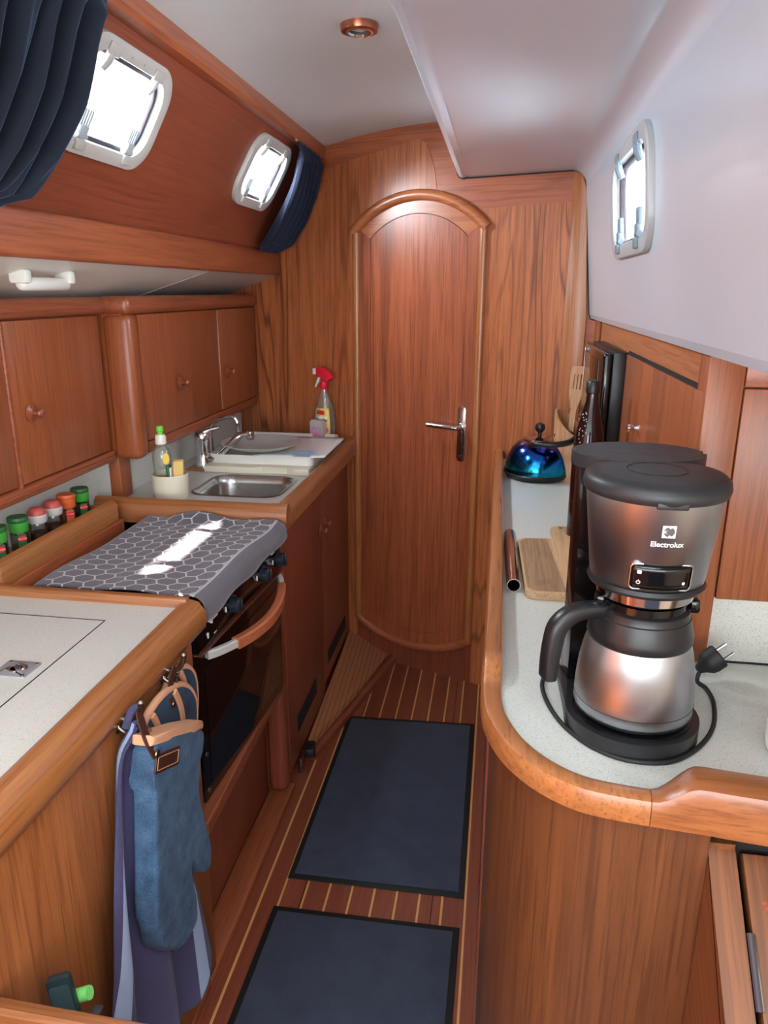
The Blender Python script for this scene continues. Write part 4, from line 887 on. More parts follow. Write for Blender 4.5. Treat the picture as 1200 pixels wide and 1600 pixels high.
# things hung on the fridge front
def double_hook(y, z, label):
    h = thing('coat_hook', label, 'hook', (-0.573, y, z))
    n = V((1, 0, 0)); fr = frame((-0.573, y, z), (0, 1, 0), (0, 0, 1), (1, 0, 0))
    bm = BM(); prism(bm, [(0.010 * math.cos(math.radians(a)), 0.018 + 0.012 * math.sin(math.radians(a))) for a in range(0, 181, 20)] + [(-0.006, -0.015), (-0.009, -0.026), (-0.005, -0.034), (0.005, -0.034), (0.009, -0.026), (0.006, -0.015)], 0.0, 0.0045, fr, 0.0015); pl = obj('hook_plate', bm, 'brass', h)
    bm = BM(); tube(bm, smooth_path([fr(0, -0.004, 0.003), fr(0.0, -0.010, 0.018), fr(0, -0.004, 0.034), fr(0, 0.008, 0.042), fr(0, 0.022, 0.046)], 5), [0.0045] * 16 + [0.005] * 5, 10); lathe(bm, [(0, -0.005), (0.0055, -0.002), (0.0065, 0.001), (0.004, 0.005), (0, 0.006)], fr(0, 0.024, 0.046), (0, 0, 1), 12); obj('upper_prong', bm, 'brass', h)
    bm = BM(); tube(bm, smooth_path([fr(0, -0.024, 0.003), fr(0, -0.032, 0.014), fr(0, -0.030, 0.026), fr(0, -0.020, 0.030)], 5), 0.0042, 10); lathe(bm, [(0, -0.005), (0.005, 0), (0, 0.005)], fr(0, -0.017, 0.030), (0, 0, 1), 12); obj('lower_prong', bm, 'brass', h)
    bm = BM()
    for b in (0.018, -0.022): lathe(bm, [(0.003, 0), (0.0025, 0.001), (0, 0.0015)], fr(0, b, 0.0043), n, 10)
    obj('screws', bm, 'steel', pl)
    return h
double_hook(0.953, 0.860, 'double coat hook on the fridge front, holding the purple towel')
double_hook(1.116, 0.858, 'double coat hook on the fridge front nearer the stove, holding the tan-edged pot holders')
# terry towel gathered on the nearer hook
bm = BM()
def lerp(a, b, t): return a + (b - a) * t
def tl(u, v):
    yt, zt = 0.953 + 0.028 * (u - 0.5), 0.848 + 0.008 * math.sin(u * math.pi)
    yb_ = lerp(0.765, 1.118, u); zb = 0.30 - 0.165 * math.sin(min(1, u * 1.12) * math.pi / 2) + 0.09 * max(0, u - 0.86) / 0.14
    k = v ** 0.8; y = lerp(yt, yb_, k) + 0.03 * math.sin(v * math.pi) * (u - 0.75); z = lerp(zt, zb, v)
    am = 0.006 + 0.020 * min(1, v * 1.6)
    x = -0.572 + 0.008 + am + am * math.sin(u * 15.0 + 1.1 - 1.2 * v) * 0.85 + 0.022 * math.exp(-(v / 0.05) ** 2)
    return V((x, y, z))
grid(bm, tl, 60, 60, uv=lambda u, v: (u, v))
tw_ = tag(obj('terry_towel', bm, 'terry', loc=(-0.55, 0.953, 0.85), sharp=80, solid=0.004), 'purple terry towel with pale blue stripes hanging from the nearer coat hook', 'towel')
bm = BM(); tube(bm, smooth_path([(-0.55, 0.94, 0.846), (-0.540, 0.945, 0.872), (-0.535, 0.960, 0.872), (-0.548, 0.966, 0.846)], 5), 0.006, 8); obj('hanging_loop', bm, 'terry', tw_)
bm = BM(); tube(bm, [V((-0.518, 0.945 + 0.013 * math.cos(k * math.pi / 10), 0.828 + 0.016 * math.sin(k * math.pi / 10))) for k in range(20)], 0.0022, 8, True); obj('metal_ring', bm, 'steel', tw_)
# denim oven mitt
YZ = lambda x0: (lambda a, b, c: V((x0 + c, a, b)))
def densify(P, n=3):
    Q = smooth_path([V((p[0], p[1], 0)) for p in P], n, True); return [(q.x, q.y) for q in Q]
MT = [(0.930, 0.832), (1.107, 0.745), (1.091, 0.708), (1.072, 0.669), (1.070, 0.630), (1.083, 0.570), (1.101, 0.500), (1.103, 0.462), (1.084, 0.448), (1.050, 0.480), (1.020, 0.545), (1.014, 0.500), (1.029, 0.420), (1.015, 0.393), (0.970, 0.400), (0.912, 0.440), (0.880, 0.500), (0.879, 0.557), (0.892, 0.633), (0.903, 0.698), (0.915, 0.772)]
def puffy(bm, P, x0, thick, bev=0):
    prism(bm, densify(P, 3), -thick / 2, thick / 2, YZ(x0), bev, 3)
def pad(o, voxel, it):
    m = o.modifiers.new('remesh', 'REMESH'); m.mode = 'VOXEL'; m.voxel_size = voxel; m.use_smooth_shade = True
    m = o.modifiers.new('soften', 'SMOOTH'); m.factor = 0.5; m.iterations = it
    return o
bm = BM(); puffy(bm, MT, -0.514, 0.040, 0.013)
mt = tag(pad(obj('oven_mitt', bm, 'denim', loc=(-0.52, 0.99, 0.8), sharp=180), 0.0035, 14), 'long blue denim oven mitt, thumb to the right, hanging over the purple towel', 'oven mitt')
bm = BM(); prism(bm, [(0.924, 0.846), (0.985, 0.818), (1.05, 0.787), (1.110, 0.757), (1.105, 0.742), (1.046, 0.771), (0.981, 0.802), (0.919, 0.831)], -0.0195, 0.0195, YZ(-0.514), 0.0075, 4); obj('cuff_binding', bm, 'tan', mt, sharp=60)
fpat = frame((-0.4945, 0.957, 0.782), nz(V((0, 0.085, -0.039))), nz(V((0, 0.039, 0.085))), (1, 0, 0))
bm = BM(); prism(bm, rrect(0.088, 0.030, 0.003, 3), -0.001, 0.0022, fpat, 0.0008); pa = obj('leather_patch', bm, 'leather', mt)
bm = BM(); ring(bm, rrect(0.078, 0.021, 0.002, 3), rrect(0.0755, 0.0185, 0.0015, 3), 0.0022, 0.0028, fpat); obj('stitching', bm, 'tan', pa)
bm = BM(); sweep(bm, smooth_path([(-0.528, 0.945, 0.872), (-0.520, 0.935, 0.862), (-0.508, 0.925, 0.84), (-0.494, 0.922, 0.812)], 5), [(-0.009, -0.001), (-0.009, 0.0015), (0.009, 0.0015), (0.009, -0.001)], up=(1, 0, 0.3)); sl = obj('strap', bm, 'leather', mt)
bm = BM(); lathe(bm, [(0.007, 0), (0.0065, 0.002), (0.003, 0.0035), (0, 0.0035)], (-0.4925, 0.923, 0.816), (1, 0, 0), 16); obj('rivet', bm, 'brass', sl)
# denim pot holders
def pot_holder(P, x0, strap, bands, label):
    bm = BM(); puffy(bm, P, x0, 0.013)
    p = tag(pad(obj('pot_holder', bm, 'denimdk', loc=(x0, P[0][0], P[0][1]), sharp=180), 0.003, 6), label, 'pot holder')
    D = densify(P, 4); bm = BM(); tube(bm, [V((x0, a, b)) for a, b in D], 0.0072, 10, True); obj('edge_binding', bm, 'tan', p, sharp=80)
    for bnd in bands:
        bm = BM(); sweep(bm, smooth_path([(x0 + 0.008, a, b) for a, b in bnd], 4), [(-0.006, -0.002), (-0.005, 0.003), (0.005, 0.003), (0.006, -0.002)], up=(1, 0, 0)); obj('seam_band', bm, 'tan', p)
    bm = BM(); sweep(bm, smooth_path([V(q) for q in strap], 5), [(-0.008, -0.001), (-0.008, 0.0015), (0.008, 0.0015), (0.008, -0.001)], up=(1, 0, 0.2)); s = obj('strap', bm, 'leather', p)
    bm = BM(); q = V(strap[-1]); lathe(bm, [(0.006, 0), (0.0055, 0.002), (0, 0.003)], (q.x + 0.002, q.y, q.z), (1, 0, 0), 14); obj('rivet', bm, 'brass', s)
PH = [(0.962, 0.772), (0.974, 0.809), (1.000, 0.826), (1.037, 0.833), (1.079, 0.830), (1.125, 0.816), (1.162, 0.789), (1.184, 0.754), (1.184, 0.719), (1.168, 0.690), (1.136, 0.660), (1.070, 0.655), (0.99, 0.70)]
pot_holder(PH, -0.547, [(-0.541, 1.108, 0.862), (-0.545, 1.098, 0.845), (-0.544, 1.085, 0.822), (-0.537, 1.078, 0.806)], [[(1.093, 0.822), (1.114, 0.771), (1.119, 0.68)], [(1.008, 0.826), (1.025, 0.788), (1.04, 0.72)]], 'dark denim pot holder with tan binding, in front of its twin')
PH2 = [(1.090, 0.795), (1.110, 0.816), (1.138, 0.826), (1.172, 0.824), (1.205, 0.806), (1.226, 0.777), (1.229, 0.734), (1.216, 0.695), (1.17, 0.68), (1.11, 0.72)]
pot_holder(PH2, -0.5635, [(-0.532, 1.118, 0.868), (-0.545, 1.126, 0.85), (-0.557, 1.130, 0.835), (-0.556, 1.132, 0.812)], [[(1.158, 0.822), (1.175, 0.775), (1.18, 0.70)]], 'dark denim pot holder with tan binding, half hidden behind its twin against the stove')

# wooden pocket in front of the fridge box with a remote, a marker and a small clip
bn = thing('side_pocket', 'teak rail across the bottom left corner of the view', 'shelf', (-0.48, 0.6, 0.4))
bm = BM(); sweep(bm, [(-0.5725, 0.612, 0.658), (-0.34, 0.606, 0.658)], [(-0.011, -0.25), (-0.011, 0.010), (-0.006, 0.016), (0.006, 0.016), (0.011, 0.010), (0.011, -0.25)]); obj('front_board', bm, 'trimx', bn, sharp=30)
sub('pocket_floor', 'lowy', bn, -0.5725, -0.36, 0.612, 0.715, 0.478, 0.490)
fr = frame((-0.510, 0.676, 0.491), (0.92, 0.28, 0.20), (-0.19, 0.08, 0.975), (0.25, -0.95, 0.13))
rm = thing('remote_control', 'dark slim remote standing in the pocket against the fridge front', 'remote control', (-0.510, 0.676, 0.491))
bm = BM(); prism(bm, rrect(0.031, 0.145, 0.006, 4, 0, 0.0735), -0.006, 0.006, fr, 0.002); obj('case', bm, plain('dark_teal_plastic', srgb(40, 58, 62), 0.4), rm)
bm = BM(); prism(bm, rrect(0.026, 0.06, 0.004, 4, 0, 0.105), 0.006, 0.0064, fr); obj('face', bm, plain('grey_teal_plastic', srgb(62, 84, 88), 0.35), rm)
mk = thing('marker_pen', 'bright pale green marker pen beside the dark remote', 'pen', (-0.52, 0.69, 0.491))
bm = BM(); lathe(bm, [(0, 0), (0.006, 0.001), (0.006, 0.088)], (-0.530, 0.700, 0.491), (0.0, 0.0, 1), 16); obj('barrel', bm, 'palegreen', mk)
bm = BM(); lathe(bm, [(0, 0), (0.009, 0.001), (0.0095, 0.030), (0.009, 0.032), (0, 0.032)], (-0.535, 0.700, 0.582), (0.93, 0.1, 0.36), 18); obj('cap', bm, 'palegreen', mk)
bm = BM(); box(bm, -0.496, -0.490, 0.686, 0.70, 0.490, 0.572, 0.002); box(bm, -0.500, -0.486, 0.684, 0.702, 0.572, 0.577, 0.002)
tag(obj('metal_clip', bm, 'seal', loc=(-0.493, 0.69, 0.512)), 'tiny dark clip showing above the rail right of the green pen', 'clip')

# ------------------------------------------------------------------ mats, stopper
def mat(P, label):
    m = thing('floor_mat', label, 'mat', (sum(p[0] for p in P) / 4, sum(p[1] for p in P) / 4, 0), 'charcoal mats on the cabin sole')
    bm = BM(); prism(bm, P, 0.0002, 0.004, ID, 0.0015); obj('rubber_border', bm, 'rubber', m)
    cx, cy = sum(p[0] for p in P) / 4, sum(p[1] for p in P) / 4
    Q = [(cx + (p[0] - cx) * 0.935, cy + (p[1] - cy) * 0.958) for p in P]
    bm = BM(); prism(bm, Q, 0.0035, 0.0075, ID, 0.0015); obj('pile', bm, 'mat', m)
mat([(-0.488, 2.349), (-0.028, 2.369), (-0.026, 1.559), (-0.493, 1.556)], 'charcoal rubber-edged mat by the cabin door')
mat([(-0.502, 1.460), (-0.032, 1.464), (-0.038, 0.68), (-0.515, 0.67)], 'charcoal rubber-edged mat nearest the camera, cut by the bottom edge')
ds = thing('door_stopper', 'small black block and bracket at the foot of the sink cabinet', 'stopper', (-0.567, 2.06, 0.0))
bm = BM(); box(bm, -0.018, 0.018, -0.028, 0.028, 0.0, 0.032, 0.006, frame((-0.558, 2.062, 0.033), (1, 0.25, 0), (-0.25, 1, 0), (0, 0, 1))); obj('block', bm, 'black', ds)
bm = BM(); box(bm, -0.583, -0.571, 2.00, 2.03, 0.0, 0.05, 0.002); obj('bracket', bm, 'brass', ds)

# ------------------------------------------------------------------ starboard worktop
wk = thing('galley_worktop', 'speckled laminate peninsula worktop edged in rounded teak', 'countertop', (0.25, 1.2, 0.9))
OUT = [(-0.004, ybk(-0.004) - 0.003), (-0.004, 2.2), (-0.004, 1.8), (-0.004, 1.45), (-0.004, 1.2), (-0.004, 1.10), (-0.0048, 1.04), (-0.005, 1.0), (-0.0035, 0.965), (0.003, 0.925), (0.0205, 0.876), (0.040, 0.842), (0.065, 0.813), (0.090, 0.793), (0.118, 0.778), (0.150, 0.770), (0.188, 0.765), (0.215, 0.7625), (0.240, 0.760), (0.262, 0.758), (0.285, 0.755), (0.40, 0.742), (0.95, 0.68)]
pts = smooth_path([(p[0], p[1], 0.925) for p in OUT], 3)
def hump(p):
    if p.x < 0.15: h = 0.034 if p.y > 1.06 else (0.010 + 0.024 * (0.5 - 0.5 * math.cos(math.pi * max(0, (p.y - 1.005) / 0.055))) if p.y > 1.005 else 0.010)
    else:
        t = min(1, max(0, (p.x - 0.200) / 0.050)); h = 0.010 + 0.026 * (0.5 - 0.5 * math.cos(math.pi * t))
    w = 0.031 + (0.022 * min(1, max(0, (p.x - 0.200) / 0.05)) if p.x > 0.15 else 0)
    return h, w
def pf(i):
    h, w = hump(pts[min(len(pts) - 1, round(i * (len(pts) - 1)))])
    return [(-0.001, -0.024), (0.0, -0.014), (0.0, h - 0.012), (-0.004, h - 0.003), (-0.011, h), (-w + 0.008, h), (-w + 0.002, h - 0.003), (-w, h - 0.008), (-w, -0.024)]
allp = pts; cut = next(i for i, p in enumerate(pts) if p.x > 0.195)
pts = allp[:cut + 1]; bm = BM(); sweep(bm, pts, None, proffn=pf); obj('edge_rail', bm, 'trimy', wk, sharp=40)
pts = [allp[cut] + V((0.0008, 0, 0))] + allp[cut + 1:]; bm = BM(); sweep(bm, pts, None, proffn=pf); obj('edge_rail', bm, 'trimx', wk, sharp=40)
inner = [(p[0] + (0.014 if i < 10 else 0.010), p[1] + (0 if i < 8 else 0.012)) for i, p in enumerate(OUT)]
inner[0] = (0.010, ybk(0.01) - 0.004)
bm = BM(); prism(bm, inner + [(0.95, 1.154), (0.305, 1.154), (0.303, ybk(0.303) - 0.004)], 0.902, 0.925); obj('worktop', bm, 'lamR', wk)
# peninsula body with its rounded end
BD = [(0.014, ybk(0.014) - 0.004), (0.014, 1.05), (0.0145, 1.0), (0.0165, 0.968), (0.023, 0.932), (0.038, 0.888), (0.056, 0.857), (0.079, 0.829), (0.102, 0.811), (0.127, 0.798), (0.156, 0.790), (0.19, 0.786), (0.215, 0.784), (0.2735, 0.782), (0.2735, 1.10), (0.300, ybk(0.3) - 0.004)]
pc = thing('peninsula_cabinet', 'rounded teak cabinet end below the starboard worktop', 'cabinet', (0.15, 1.0, 0.0))
bm = BM(); prism(bm, BD, 0.0, 0.901); obj('curved_body', bm, 'pen', pc, sharp=50)
bm = BM(); prism(bm, [(0.0100, 2.60), (0.0100, 1.18), (0.0138, 1.18), (0.0138, 2.60)], 0.0, 0.88); obj('long_panel', bm, 'low', pc)
eb = thing('engine_box', 'sloping teak engine box with hinged front in the lower right corner', 'engine box', (0.4, 0.5, 0.0))
bm = BM(); prism(bm, [(0.790, 0.868), (0.790, 0.0), (0.02, 0.0), (0.02, 0.175), (0.7995, 0.8675)], 0.274, 0.306, lambda a, b, c: V((c, a, b)), 0.0015); obj('cheek', bm, 'engine', eb)
sl_ = frame((0.311, 0.792, 0.856), (1, 0, 0), (0, -0.752, -0.659), (0, -0.659, 0.752))
bm = BM(); prism(bm, [(0.004, 0.0), (0.6, 0.0), (0.6, 0.95), (0.004, 0.95)], -0.02, 0.0, sl_, 0.002); pn = obj('hinged_panel', bm, 'engine', eb)
sub('void_back', 'dark', eb, 0.2765, 0.95, 0.802, 0.83, 0.0, 0.900)
bm = BM(); box(bm, -0.004, 0.006, 0.085, 0.16, -0.002, 0.006, 0.002, sl_); hg = obj('hinge', bm, 'brass', pn)
bm = BM(); tube(bm, [sl_(0.0, 0.085, 0.004), sl_(0.0, 0.16, 0.004)], 0.004, 10); obj('hinge_pin', bm, 'seal', hg)
bm = BM(); lathe(bm, [(0.005, 0.0), (0.005, 0.0003), (0, 0.0003)], sl_(0.022, 0.055, 0.0), (0, -0.659, 0.752), 14); obj('filled_screw_hole', bm, 'knob', pn)
# locker doors in the starboard side
lk = thing('side_locker', 'pair of plain teak locker doors beside the microwave', 'cabinet', (0.306, 1.5, 1.05))
sub('door', 'right', lk, 0.2995, 0.3065, 1.164, 1.548, 1.045, 1.357, 0.001); d = sub('door', 'right', lk, 0.2995, 0.3065, 1.5505, 1.872, 1.045, 1.357, 0.001)
sub('shadow_gap', 'dark', lk, 0.3035, 0.3067, 1.16, 1.874, 1.357, 1.364)
bm = BM(); lathe(bm, [(0.007, 0), (0.005, 0.004), (0.004, 0.010), (0.008, 0.014), (0.0095, 0.019), (0.007, 0.024), (0, 0.0255)], (0.2995, 1.63, 1.222), (-1, 0, 0), 18); obj('chrome_knob', bm, 'chrome', d)
# microwave
mw = thing('microwave', 'black built-in microwave with mirror-dark glass door', 'microwave', (0.28, 2.08, 1.1))
sub('case', 'black', mw, 0.270, 0.3065, 1.876, 2.32, 1.085, 1.360, 0.003)
dd = sub('door', 'blackgloss', mw, 0.248, 0.2695, 1.880, 2.316, 1.088, 1.356, 0.006, 3)
sub('glass', 'ovenglass', dd, 0.2465, 0.2482, 1.96, 2.285, 1.11, 1.335, 0.0005)
sub('edge_bar', 'chrome', dd, 0.2462, 0.2482, 2.288, 2.294, 1.10, 1.345, 0.0008)
bm = BM(); tube(bm, smooth_path([(0.247, 2.29, 1.15), (0.246, 2.28, 1.125), (0.247, 2.24, 1.11), (0.247, 2.15, 1.105)], 5), 0.005, 8); obj('chrome_corner', bm, 'chrome', dd)
# bottle in front of the microwave
bt = thing('sauce_bottle', 'dark brown glass bottle with black cap in front of the microwave', 'bottle', (0.212, 1.74, 0.925))
bm = BM(); lathe(bm, [(0, 0), (0.032, 0.001), (0.035, 0.008), (0.035, 0.22), (0.031, 0.265), (0.022, 0.305), (0.0145, 0.335), (0.013, 0.36)], (0.212, 1.74, 0.9255), seg=28); obj('bottle_body', bm, 'brownglass', bt)
bm = BM(); lathe(bm, [(0.0145, 0), (0.016, 0.002), (0.016, 0.026), (0.014, 0.029), (0, 0.029)], (0.212, 1.74, 1.279), seg=24); obj('cap', bm, 'black', bt)
bm = BM(); random.seed(9)
for k in range(26):
    a = math.radians(random.uniform(215, 262)); z = random.uniform(1.15, 1.245); r = 0.0334 if z > 1.19 else 0.0353
    r = 0.0353 if z < 1.15 else 0.035 - (z - 1.15) * 0.09
    lathe(bm, [(0.0016, 0), (0, 0.001)], (0.212 + r * math.cos(a), 1.74 + r * math.sin(a), z), (math.cos(a), math.sin(a), 0), 6)
obj('speckled_print', bm, 'greyplast', bt)
# wooden utensil pot and spatula
hc = V((0.232, 2.37, 0.925))
uh = thing('utensil_holder', 'pale wooden utensil pot with scooped rim behind the kettle', 'utensil holder', hc)
bm = BM(); seg = 36; rows = [[], [], [], []]
def rim(a): return 0.175 + 0.045 * math.cos(a - math.radians(150))
for r, zz, k in ((0.050, 0.0, 0), (0.054, None, 1), (0.047, None, 2), (0.044, 0.01, 3)):
    for j in range(seg):
        a = 2 * math.pi * j / seg; z = zz if zz is not None else rim(a); rows[k].append(bm.verts.new(hc + V((r * math.cos(a), r * math.sin(a), z))))
for p, q in zip(rows, rows[1:]):
    for j in range(seg): bm.faces.new((p[j], p[(j + 1) % seg], q[(j + 1) % seg], q[j]))
bm.faces.new(rows[0][::-1]); bm.faces.new(rows[3]); obj('pot', bm, 'utensil', uh)
so = V((0.222, 2.35, 0.95)); fs = frame(so, EX, (0.06, 0.05, 1), (-0.345, -0.939, 0.06))
bm = BM(); blade = [(-0.007, 0.0), (0.007, 0.0), (0.009, 0.20), (0.020, 0.245), (0.024, 0.315), (0.018, 0.332), (-0.018, 0.332), (-0.024, 0.315), (-0.020, 0.245), (-0.009, 0.20)]
slots = [[(x - 0.002, 0.262), (x + 0.002, 0.262), (x + 0.002, 0.308), (x - 0.002, 0.308)] for x in (-0.009, 0.001, 0.011)]
holed(bm, blade, slots, -0.003, 0.003, fs)
tag(obj('spatula', bm, 'utensil', loc=so), 'wooden slotted spatula standing in the wooden pot', 'spatula')
# kettle
kc = V((0.137, 2.385, 0.925)); 
kt = thing('kettle', 'iridescent blue whistling kettle with black ball knob', 'kettle', kc)
bm = BM(); lathe(bm, [(0, 0.004), (0.098, 0.004), (0.104, 0.010), (0.106, 0.018)], kc, seg=48); lathe(bm, [(0.107, 0.015), (0.109, 0.018), (0.107, 0.022)], kc, seg=48, cap=False); obj('base_rim', bm, 'black', kt)
bm = BM(); lathe(bm, [(0.106, 0.018), (0.107, 0.022), (0.104, 0.045), (0.097, 0.070), (0.085, 0.094), (0.068, 0.112), (0.052, 0.121)], kc, seg=48); obj('body', bm, 'kettle', kt, sharp=60)
bm = BM(); lathe(bm, [(0.053, 0.1205), (0.051, 0.126), (0.034, 0.131), (0.012, 0.133), (0, 0.133)], kc, seg=36); ld = obj('lid', bm, plain('bronze_steel', srgb(176, 136, 120), 0.15, 1.0), kt)
bm = BM(); lathe(bm, [(0.006, 0.132), (0.006, 0.143), (0.010, 0.147), (0.0155, 0.155), (0.0165, 0.162), (0.013, 0.172), (0, 0.177)], kc, seg=24); obj('ball_knob', bm, 'black', ld)
sd = V((0.80, 0.55, 0)).normalized(); 
bm = BM(); tube(bm, [kc + sd * 0.075 + V((0, 0, 0.088)), kc + sd * 0.098 + V((0, 0, 0.118)), kc + sd * 0.108 + V((0, 0, 0.130))], [0.020, 0.015, 0.014], 16); spo = obj('spout', bm, 'chrome', kt)
bm = BM(); tube(bm, [kc + sd * 0.104 + V((0, 0, 0.126)), kc + sd * 0.116 + V((0, 0, 0.142))], [0.017, 0.015], 14); box(bm, -0.006, 0.006, -0.03, 0.02, 0.0, 0.028, 0.003, frame(kc + sd * 0.098 + V((0, 0, 0.14)), (sd.y, -sd.x, 0), sd, (0, 0, 1))); obj('whistle_cap', bm, 'black', spo)
bm = BM()
hp2 = smooth_path([kc + V(q) for q in ((-0.030, -0.062, 0.112), (-0.012, -0.100, 0.125), (0.040, -0.112, 0.128), (0.085, -0.095, 0.134), (0.102, -0.055, 0.142), (0.080, -0.030, 0.150), (0.050, -0.024, 0.140))], 5)
tube(bm, hp2, 0.0095, 12); obj('handle', bm, 'black', kt)
bm = BM(); tube(bm, [kc + V((0.056, -0.028, 0.124)), kc + V((0.052, -0.026, 0.148))], 0.010, 14); obj('handle_bracket', bm, 'chrome', kt)
# steel tube and chopping board
bm = BM(); a, b = V((0.0435, 1.722, 0.9395)), V((0.0485, 1.395, 0.9395)); ax = nz(b - a); L = (b - a).length
lathe(bm, [(0.0140, 0), (0.0142, 0.001), (0.0142, L - 0.001), (0.0140, L), (0.0122, L), (0.0122, 0), (0.0140, 0)], a, ax, 28, cap=False)
tag(obj('steel_tube', bm, plain('polished_tube', srgb(188, 168, 158), 0.16, 1.0), loc=a, sharp=50), 'short polished steel tube lying along the worktop rail', 'tube')
cbm = thing('chopping_board', 'two-tone wooden chopping board with rounded handle lying on the worktop', 'chopping board', (0.15, 1.55, 0.925))
def rot(P, a, c):
    ca, sa = math.cos(a), math.sin(a); return [(c[0] + p[0] * ca - p[1] * sa, c[1] + p[0] * sa + p[1] * ca) for p in P]
PB = arc(-0.09, 0.14, 0.018, 180, 90, 5) + [(-0.030, 0.158)] + arc(-0.04, 0.180, 0.022, -70, 0, 5) + arc(0.0, 0.240, 0.025, 180, 0, 12) + arc(0.04, 0.180, 0.022, 180, 250, 5) + [(0.03, 0.158)] + arc(0.09, 0.14, 0.018, 90, 0, 5) + arc(0.09, -0.152, 0.018, 0, -90, 5) + arc(-0.09, -0.152, 0.018, -90, -180, 5)
PB = [p for i, p in enumerate(PB) if (V((p[0], p[1])) - V((PB[i - 1][0], PB[i - 1][1]))).length > 1e-4]
bm = BM(); prism(bm, rot(PB, 0.03, (0.174, 1.535)), 0.9253, 0.943, ID, 0.003); obj('board_body', bm, 'board', cbm)
DK = [(-0.1045, 0.13), (-0.09, 0.152), (-0.042, 0.1545), (-0.030, -0.1665), (-0.09, -0.1665), (-0.1045, -0.15)]
bm = BM(); prism(bm, rot(DK, 0.03, (0.174, 1.535)), 0.9425, 0.9436); obj('dark_stave', bm, 'board2', cbm)
bm = BM(); c0 = rot([(0.0, 0.246)], 0.03, (0.174, 1.535))[0]; lathe(bm, [(0.005, 0), (0, 0.0004)], (c0[0], c0[1], 0.9432), seg=16); obj('hang_hole', bm, 'leather', cbm)
# mug at the right edge
bm = BM(); lathe(bm, [(0, 0.002), (0.036, 0.002), (0.041, 0.007), (0.043, 0.02), (0.043, 0.07), (0.041, 0.072), (0.040, 0.07), (0.039, 0.012), (0, 0.008)], (0.408, 0.905, 0.925), seg=36)
mg = tag(obj('mug', bm, 'ceramic', loc=(0.408, 0.905, 0.925)), 'white china mug cut off by the right edge', 'mug')
bm = BM(); tube(bm, smooth_path([(0.449, 0.915, 0.982), (0.475, 0.92, 0.975), (0.478, 0.92, 0.955), (0.450, 0.915, 0.942)], 5), 0.005, 10); obj('handle', bm, 'ceramic', mg)
# recessed ceiling light
dl = thing('ceiling_light', 'small round copper-rimmed downlight in the white headliner', 'ceiling light', (-0.327, 1.77, 2.045))
zc = ceil_z(-0.327) - 0.006
bm = BM(); lathe(bm, [(0.031, -0.011), (0.033, -0.016), (0.039, -0.014), (0.041, -0.006), (0.041, 0.0), (0.028, 0.0)], (-0.327, 1.77, zc), seg=36, cap=False); obj('rim', bm, 'copper', dl)
bm = BM(); lathe(bm, [(0.022, -0.013), (0.0245, -0.0165), (0.0305, -0.0155), (0.0305, -0.004), (0.022, -0.004)], (-0.327, 1.77, zc), seg=32, cap=False); obj('inner_ring', bm, 'chrome', dl)
bm = BM(); lathe(bm, [(0, -0.0095), (0.016, -0.0095), (0.023, -0.007), (0.023, -0.002), (0, -0.002)], (-0.327, 1.77, zc), seg=28); obj('lens', bm, 'lens', dl)

# ------------------------------------------------------------------ coffee maker
C0 = V((0.200, 0.940, 0.925))
FR = nz(V((0.05, -1.0, 0)))                      # the way it faces
SD = V((-FR.y, FR.x, 0))                           # its left as you face it -> towards +x
def cm(a, b, h): return C0 + SD * a + FR * b + V((0, 0, h))
cf = thing('coffee_maker', 'brushed steel filter coffee maker with thermos jug on the worktop', 'coffee maker', C0)
# base foot: round front, squared back
def foot(r, back, w):
    P = [(r * math.sin(math.radians(a)), r * math.cos(math.radians(a))) for a in range(-100, 101, 8)]
    return P + [(w, -back + 0.02), (w - 0.02, -back), (-w + 0.02, -back), (-w, -back + 0.02)]
bm = BM(); prism(bm, foot(0.088, 0.145, 0.085), 0.0005, 0.026, cm, 0.006, 3); obj('base', bm, 'black', cf, sharp=40)
bm = BM(); lathe(bm, [(0.078, 0.025), (0.078, 0.029), (0.07, 0.030), (0, 0.030)], C0, seg=40); obj('hotplate', bm, 'blackgloss', cf)
# tower behind with its own lid
TP = [(0.076, -0.075), (0.082, -0.11), (0.076, -0.145), (0.045, -0.162), (-0.045, -0.162), (-0.076, -0.145), (-0.082, -0.11), (-0.076, -0.075)]
bm = BM(); prism(bm, TP, 0.02, 0.348, cm, 0.005, 3); obj('water_tower', bm, 'blackgloss', cf, sharp=40)
def oval(rx, ry, cx, cy, n=40): return [(cx + rx * math.cos(2 * math.pi * k / n), cy + ry * math.sin(2 * math.pi * k / n)) for k in range(n)]
TL = oval(0.0895, 0.068, 0.0, -0.106, 12)
tlp = smooth_path([V((p[0], p[1], 0)) for p in TL], 4, True)
bm = BM(); prism(bm, [(p.x, p.y) for p in tlp], 0.346, 0.364, cm, 0.006, 3); obj('tower_lid', bm, 'charcoal', cf, sharp=40)
